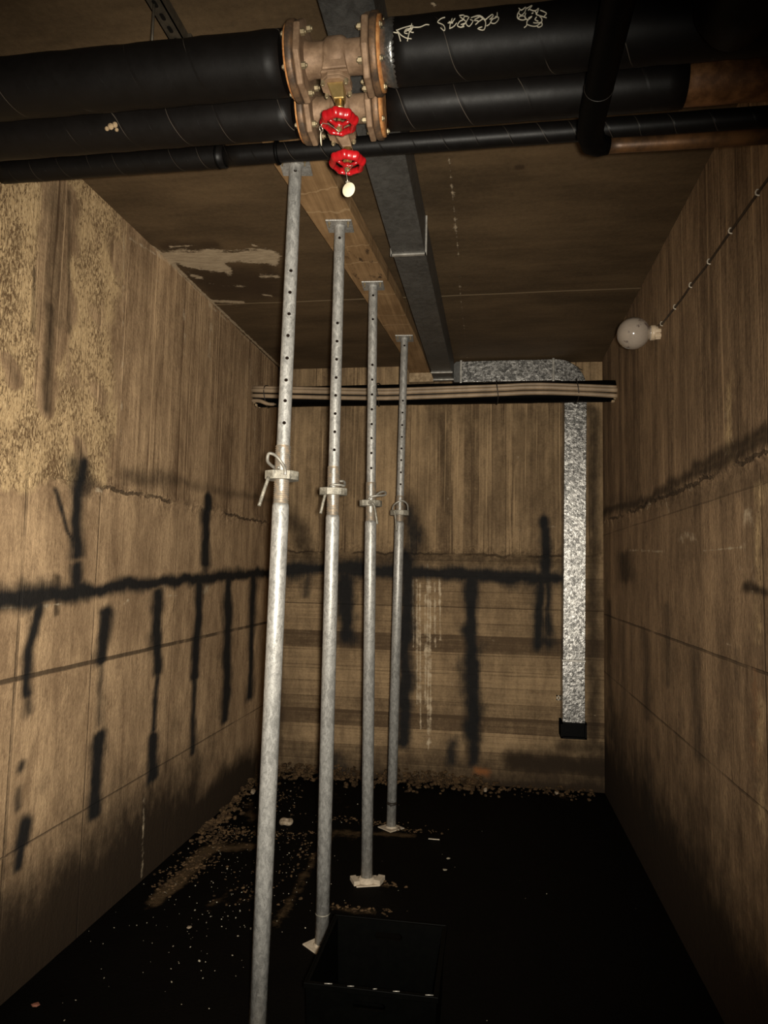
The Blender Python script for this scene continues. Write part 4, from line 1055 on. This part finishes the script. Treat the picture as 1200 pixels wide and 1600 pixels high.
# the bent hook of the nearest prop's pin
def hook(pr, pts, r=.0056, name='pin_loop'):
    pn = [c for c in pr.children if c.name.startswith('locking_pin')][0]
    MB().tube(catmull([Vector(p) for p in pts], 5), r, 12).build(name, 'pin', pn, local=True)
props = [o for o in bpy.data.objects if o.name.startswith('steel_prop')]
k1 = 1.900
hook(props[0], [(.012, -.050, k1 - .003), (.011, -.050, k1 + .014), (.004, -.046, k1 + .032), (-.018, -.044, k1 + .060), (-.035, -.040, k1 + .072), (-.050, -.036, k1 + .072), (-.053, -.024, k1 + .050), (-.043, -.004, k1 + .040), (-.030, .020, k1 + .034), (-.014, .050, k1 + .028)])
p2 = prop((-.682, 2.977, 0), (-.674, 2.920, 3.099), math.radians(13), H(3.031, 2.646, 2.565, 2.484, 2.403, 2.324, 2.244, 2.164, 2.085), 2.015, 1.905, 1.802, math.radians(38), math.radians(4),
     [(-.014, .04, .018), (-.012, -.036, .022), (.004, -.044, .026), (.030, -.040, .026), (.046, -.030, .024), (.049, -.010, .034), (.045, .005, .046), (.024, .012, .046), (.020, .030, .030)],
     [(-.034, -.034, -.014), (-.042, -.042, -.050), (-.052, -.048, -.100)],
     'steel prop second from the viewer, foot half behind the black crate')
p3 = prop((-.603, 3.603, 0), (-.634, 3.580, 3.099), math.radians(10), H(3.033, 2.902, 2.654, 2.574, 2.494, 2.414, 2.335, 2.26, 2.181, 2.101), 2.028, 1.917, 1.825, 0.12, math.radians(28),
     [(-.018, .04, .010), (-.014, -.044, .016), (0, -.050, .030), (.028, -.050, .036), (.066, -.040, .040), (.078, -.024, .050), (.072, -.006, .062), (.050, .006, .060), (.020, .026, .042), (.006, .030, .036)],
     [(-.012, -.052, .0), (.008, -.058, -.004), (.016, -.058, -.014), (.024, -.058, -.050), (.034, -.060, -.112)],
     'steel prop third from the viewer, mortar lumps round its square foot',
     extra=lambda mb_: [mb_.box(-.075, -.045, -.03, .045, 0, .022, RZ(.3)), mb_.box(.045, .080, -.02, .05, 0, .026, RZ(-.4)), mb_.lathe([(.050, .004), (.044, .018), (.033, .028)], 11)])
p4 = prop((-.585, 4.355, 0), (-.569, 4.443, 3.099), math.radians(8), H(3.038, 2.668, 2.589, 2.506, 2.428, 2.352, 2.276, 2.196, 2.119), 2.046, 1.936, 1.880, math.radians(42), math.radians(-12),
     [(-.048, -.020, .018), (-.040, -.036, .044), (-.014, -.046, .066), (.018, -.044, .074), (.046, -.030, .054), (.052, -.006, .020), (.050, .030, .016), (0, .034, .018)],
     [(-.044, -.040, .006), (-.036, -.046, .004), (-.030, -.048, -.010), (-.024, -.050, -.060), (-.018, -.052, -.122)],
     'steel prop farthest from the viewer, dark scrap of tape near its foot')
MB().lathe([(.0305, .150), (.0315, .152), (.0315, .158), (.0305, .160)], 24, RX(.12)).tube([(-.004, -.032, .155), (-.010, -.034, .146), (-.006, -.033, .136), (-.001, -.033, .142)], .004, 8).build('tape_scrap', 'tie', p4, local=True)
MB().lathe([(.0300, .130), (.0306, .131), (.0306, .134), (.0300, .135)], 30).build('weld_ring', 'nut', p2, local=True)

# ------------------------------------------------------------------ pipe with cables across the back
pf = empty('insulated_pipe', (-.44, 4.80, 2.81), 'black pipe spanning wall to wall at the back, beige cables in front', 'pipe')
mb = MB(); pipe_x(mb, XL + .002, XR - .002, 4.80, 2.809, .073, 32, 40); mb.build('insulation', 'black', pf)
for xx, s in ((XL, 1), (XR, -1)):
    mb = MB()
    for i in range(7):
        a = -2.4 + i * .35; rr = RND.uniform(.010, .018)
        mb.lathe([(rr * .3, -.006), (rr, 0), (rr * .8, .010), (rr * .2, .014)], 8, TR(xx + s * RND.uniform(.010, .09 if i > 3 else .03), 4.80 + .070 * math.cos(a), 2.809 + .070 * math.sin(a)) @ Euler((RND.random() * 3, RND.random() * 3, 0)).to_matrix().to_4x4())
    tag(mb.build('mortar_crumbs', 'mortar', pf), kind='stuff')
mid = [(-1.704, 2.838), (-1.293, 2.822), (-.786, 2.803), (-.472, 2.806), (.035, 2.814), (.291, 2.820), (.577, 2.806), (.827, 2.790)]
low = [(-1.704, 2.800), (-1.291, 2.781), (-.785, 2.764), (-.471, 2.767), (.036, 2.778), (.291, 2.784), (.577, 2.772), (.827, 2.752)]
def ccable(pts, y, r, label):
    P3 = catmull([(x, y, z) for x, z in pts], 6)
    tag(MB().tube(P3, r, 14).build('cable', 'cable'), label, 'cable', 'beige cables strapped to the back pipe')
ccable([(x, z + .028) for x, z in mid], 4.734, .0115, 'thin uppermost beige cable along the back pipe')
ccable(mid, 4.708, .0170, 'middle beige cable along the back pipe')
ccable(low, 4.710, .0150, 'lowest beige cable along the back pipe')
tg = []
for (x, zm) in ((-1.605, 2.832), (-.786, 2.803), (.04, 2.814), (.572, 2.806)):
    pts = []
    for i in range(28):
        a = 2 * PI * i / 28
        y = 4.785 + .098 * math.cos(a); z = 2.808 + .080 * math.sin(a)
        pts.append((x + .006 * math.sin(a * 2), y, z))
    o = MB().tube(pts, .0034, 6, closed=True).build('cable_tie', 'tie')
    tg.append(o)
for o, t_ in zip(tg, ('dark wire tie at the left end of the cable run', 'dark wire tie just right of the third steel prop on the cables', 'dark wire tie right of the props on the cable run', 'dark wire tie above the vertical duct on the cables')):
    tag(o, t_, 'cable tie', 'ties round the back cables')
MB_ = MB().tube(catmull([(-1.70, 4.72, 2.765), (-1.64, 4.715, 2.760), (-1.58, 4.715, 2.738), (-1.52, 4.72, 2.735)]), [.014] * 10 + [.012] * 4 + [.006] * 2, 10)
tag(MB_.build('cable_stub', 'cable'), 'short cut cable stub under the cables at the left wall', 'cable')

# ------------------------------------------------------------------ wall lamp, its cable
la = empty('globe_lamp', (XR, 3.54, 2.775), 'unlit dirty white glass globe lamp on the right wall', 'lamp')
la_c = (.701, 3.54, 2.775)
prof = [(.080 * math.sin(a), -.080 * math.cos(a)) for a in [PI * (i + .5) / 28 for i in range(25)]] + [(.033, .077), (.033, .082)]
MB().lathe(prof, 48, TR(*la_c) @ RY(PI / 2)).build('glass_globe', 'globe', la, origin=la_c)
MB().lathe([(.030, .078), (.037, .080), (.038, .100), (.034, .104), (.034, .112), (.024, .116), (.024, .128)], 32, TR(*la_c) @ RY(PI / 2)).build('lamp_holder', 'porcelain', la, origin=(.79, 3.54, 2.775))
MB().box(.800, .828, 3.512, 3.530, 2.735, 2.785).build('terminal_block', 'porcelain', la, bevel=.003)
for z_ in (2.740, 2.764): MB().box(.795, .828, 3.500, 3.514, z_, z_ + .018).build('terminal_screw', 'porcelain', la, bevel=.003)
cx = XR - .008
cpath = [(cx - .010, 3.505, 2.800), (cx, 3.475, 2.796), (cx, 3.35, 2.790), (cx, 3.228, 2.785), (cx, 3.10, 2.780), (cx, 2.976, 2.781), (cx, 2.85, 2.775), (cx, 2.73, 2.771), (cx, 2.488, 2.772), (cx, 2.238, 2.771), (cx, 1.95, 2.80), (cx, 1.90, 2.72), (cx, 1.5, 2.71), (cx, 0.4, 2.70), (cx, -1.8, 2.70)]
lc = empty('lamp_cable', (XR - .008, 2.6, 2.77), 'thin dark cable clipped along the right wall up to the globe lamp', 'cable')
MB().tube(catmull(cpath[:10] + [(cx, 1.95, 2.772), (cx, 1.0, 2.770), (cx, -1.8, 2.77)], 4), .0048, 10).build('sheath', 'cable_dark', lc)
for y, z in ((3.475, 2.796), (3.228, 2.785), (2.976, 2.781), (2.73, 2.771), (2.488, 2.772), (2.238, 2.771)):
    b = MB().tube([(XR - .001, y + .004, z + .013), (cx - .004, y + .002, z + .012), (cx - .008, y, z + .003), (cx - .007, y - .001, z - .006), (cx - .002, y - .004, z - .010), (XR - .001, y - .005, z - .011)], .0026, 6)
    b.build('cable_clip', 'clip', lc)
# small wall bracket
wb = empty('wall_bracket', (.502, 5.33, .665), 'tiny pale square bracket beside the lower end of the duct', 'bracket')
b = MB().box(.489, .496, 5.315, 5.345, .647, .681).box(.508, .515, 5.315, 5.345, .647, .681).box(.489, .515, 5.315, 5.345, .674, .681).box(.489, .515, 5.315, 5.345, .647, .654)
b.build('frame', 'clip', wb)

# ------------------------------------------------------------------ black crate
cr = empty('storage_crate', (-.35, 2.41, 0), 'open black plastic crate with hand slots at the bottom of the picture', 'crate')
x0, x1, y0, y1, hh, w = -.551, -.148, 2.197, 2.622, .300, .010
tp = .012
def cbox(mbx, x0, x1, y0, y1, z0, z1): mbx.box(x0, x1, y0, y1, z0, z1)
MB().box(x0 + tp, x1 - tp, y0 + tp, y1 - tp, .004, .012).build('bottom', 'crate', cr)
def wallq(a0, a1, b0, b1):   # outer bottom a, outer top b, thickness inward
    pass
for nm, (bx0, bx1, by0, by1), (tx0, tx1, ty0, ty1), slot in (
    ('front_side', (x0 + tp, x1 - tp, y0 + tp, y0 + tp + w), (x0, x1, y0, y0 + w), True),
    ('back_side', (x0 + tp, x1 - tp, y1 - tp - w, y1 - tp), (x0, x1, y1 - w, y1), True),
    ('left_side', (x0 + tp, x0 + tp + w, y0 + tp + w, y1 - tp - w), (x0, x0 + w, y0 + w, y1 - w), False),
    ('right_side', (x1 - tp - w, x1 - tp, y0 + tp + w, y1 - tp - w), (x1 - w, x1, y0 + w, y1 - w), False)):
    mbx = MB()
    vs = [(bx0, by0, .004), (bx1, by0, .004), (bx1, by1, .004), (bx0, by1, .004), (tx0, ty0, hh), (tx1, ty0, hh), (tx1, ty1, hh), (tx0, ty1, hh)]
    mbx.add(vs, [(0, 3, 2, 1), (4, 5, 6, 7), (0, 1, 5, 4), (1, 2, 6, 5), (2, 3, 7, 6), (3, 0, 4, 7)])
    so = mbx.build(nm, 'crate', cr)
    if slot:
        yy = (ty0 + ty1) / 2 - cr.location.y; xx = -.353 - cr.location.x
        ol = [(xx + (.038 if math.cos(a) > 0 else -.038) + .0125 * math.cos(a), .250 + .0125 * math.sin(a)) for a in [2 * PI * (i + .5) / 20 for i in range(20)]]
        cut(so, MB().prism(ol, yy - .05, yy + .05, SW))
mb = MB()
mb.box(x0 - .006, x1 + .006, y0 - .006, y0 + .001, hh - .016, hh + .002).box(x0 - .006, x1 + .006, y1 - .001, y1 + .006, hh - .016, hh + .002).box(x0 - .006, x0 + .001, y0, y1, hh - .016, hh + .002).box(x1 - .001, x1 + .006, y0, y1, hh - .016, hh + .002)
mb.build('rim', 'crate', cr, bevel=.002)
mb = MB()
for (x, l) in ((-.48, .012), (-.41, .010), (-.335, .006), (-.27, .010), (-.17, .012)):
    mb.tube([(x - l, y0 - .002, hh + .0032), (x, y0 - .001, hh + .0038), (x + l, y0 + .001, hh + .0034)], .0016, 5)
mb.build('rim_scuffs', 'pin', cr)

# ------------------------------------------------------------------ rubble and scraps on the floor
def chunk(mbx, c, r, squash=.6, seed=0):
    rr = random.Random(seed); bm = bmesh.new(); bmesh.ops.create_icosphere(bm, subdivisions=1, radius=1)
    M = Euler((rr.random() * 6, rr.random() * 6, rr.random() * 6)).to_matrix()
    sx, sy, sz = rr.uniform(.6, 1.2), rr.uniform(.6, 1.2), rr.uniform(.4, .9)
    vs = []
    for v in bm.verts:
        p = v.co * rr.uniform(.65, 1.15); p = M @ Vector((p.x * sx, p.y * sy, p.z * sz)); vs.append((c[0] + p.x * r, c[1] + p.y * r, c[2] + p.z * r * squash))
    fs = [tuple(v.index for v in f.verts) for f in bm.faces]; bm.free()
    mbx.add(vs, fs)
mb = MB(); n = 0
for i in range(900):
    x = RND.uniform(XL + .02, .05) if RND.random() < .86 else RND.uniform(.05, .75)
    d = abs(RND.gauss(0, .10)); y = YB - .015 - d
    if d > .34: continue
    amp = .085 if x < -.05 else .03
    z = max(.0, amp * (1 - d / .26)) * RND.random()
    chunk(mb, (x, y, z + .004), RND.uniform(.008, .028) * (1 if x < 0 else .8), .7, i)
for i in range(260):
    y = RND.uniform(3.9, 5.3); d = abs(RND.gauss(0, .06)); x = XL + .015 + d
    chunk(mb, (x, y, max(0, .05 * (1 - d / .2)) * RND.random() * (y - 3.8) + .004), RND.uniform(.008, .024), .7, 2000 + i)
tag(mb.build('rubble_heap', 'dirt', origin=(-.8, 5.2, 0)), 'dark rubble heaped along the foot of the back wall', 'rubble', kind='stuff')
mb = MB()
for (cx_, cy_, sx, sy, n_) in ((-1.52, 4.0, .07, .10, 170), (-1.40, 4.1, .13, .035, 120), (-1.52, 3.62, .06, .11, 200), (-1.56, 3.38, .035, .06, 80), (-1.25, 4.1, .10, .04, 60), (-1.13, 3.4, .08, .12, 60), (-1.0, 3.85, .05, .22, 60), (-.8, 4.42, .16, .03, 80), (-.45, 4.33, .07, .02, 40), (-.60, 3.31, .10, .02, 50), (-1.38, 4.7, .05, .18, 70), (-.50, 3.585, .04, .015, 30)):
    for i in range(n_):
        chunk(mb, (RND.gauss(cx_, sx), RND.gauss(cy_, sy), .003 + .004 * RND.random()), RND.uniform(.004, .013), .5, RND.randint(0, 99999))
tag(mb.build('dirt_clumps', 'dirt', origin=(-1.3, 3.9, 0)), 'brown crumbly dirt in patches on the floor by the left wall', 'dirt', kind='stuff')
mb = MB()
for i in range(360):
    k = RND.random()
    if k < .75: x, y = RND.gauss(-1.22, .20), RND.gauss(3.4, .45)
    elif k < .9: x, y = RND.uniform(XL + .05, .75), RND.uniform(2.4, 5.2)
    else: x, y = RND.gauss(-1.5, .12), RND.uniform(3.8, 5.1)
    if not (XL + .02 < x < XR - .02 and 2.0 < y < 5.3): continue
    if x > -.55 and RND.random() < .5: continue
    r = RND.uniform(.0012, .0042) * (1.6 if RND.random() < .1 else 1)
    chunk(mb, (x, y, r * .7 + .002), r, .7, RND.randint(0, 99999))
tag(mb.build('pale_specks', 'bits', origin=(-1.2, 3.4, 0)), 'tiny pale specks scattered over the black floor', 'specks', kind='stuff')
def scrap(name, c, r, mat, label, cat, sq=.5, seed=1):
    mb_ = MB(); chunk(mb_, (c[0], c[1], r * sq * .6), r, sq, seed); tag(mb_.build(name, mat, origin=(c[0], c[1], 0)), label, cat)
scrap('stone', (-1.61, 4.78), .035, 'stone', 'pale pointed stone at the foot of the left wall', 'stone', 1.0, 4)
scrap('stone', (-1.66, 5.06), .026, 'stone', 'small pale stone in the far left corner', 'stone', 1.3, 9)
scrap('stone', (.48, 5.24), .028, 'stone', 'pale stone near the back wall under the duct', 'stone', .8, 12)
scrap('stone', (-.02, 5.20), .024, 'stone', 'brownish stone at the back wall below the long dark streak', 'stone', .9, 18)
scrap('paper_scrap', (-1.281, 3.009), .020, 'stone', 'white crumpled scrap on the floor left of the nearest prop', 'scrap', .25, 21)
scrap('leaf', (-1.587, 2.40), .024, 'leaf', 'reddish leaf scrap in the lower left corner', 'leaf', .3, 23)
scrap('leaf', (-.93, 2.865), .022, 'leaf', 'reddish scrap right beside the nearest steel prop', 'leaf', .3, 24)
scrap('paper_scrap', (-.215, 3.969), .016, 'bits', 'glinting scrap on the floor right of the props, farther one', 'scrap', .3, 27)
scrap('paper_scrap', (-.223, 3.817), .020, 'bits', 'glinting scrap on the floor right of the props, nearer one', 'scrap', .3, 28)
tag(MB().box(-.345, -.28, 4.22, 4.228, .002, .006, None).build('white_strip', 'clip'), 'short thin white strip on the black floor right of the farthest prop', 'strip')
mb = MB().tube([(-1.23 + .030 * math.cos(a), 4.295 + .030 * math.sin(a), .012 + .004 * math.sin(3 * a)) for a in [2 * PI * i / 20 for i in range(20)]], .014, 8, closed=True)
tag(mb.build('broken_ring', 'stone', origin=(-1.23, 4.295, 0)), 'pale ring-shaped fragment on the floor between the first two props', 'fragment')
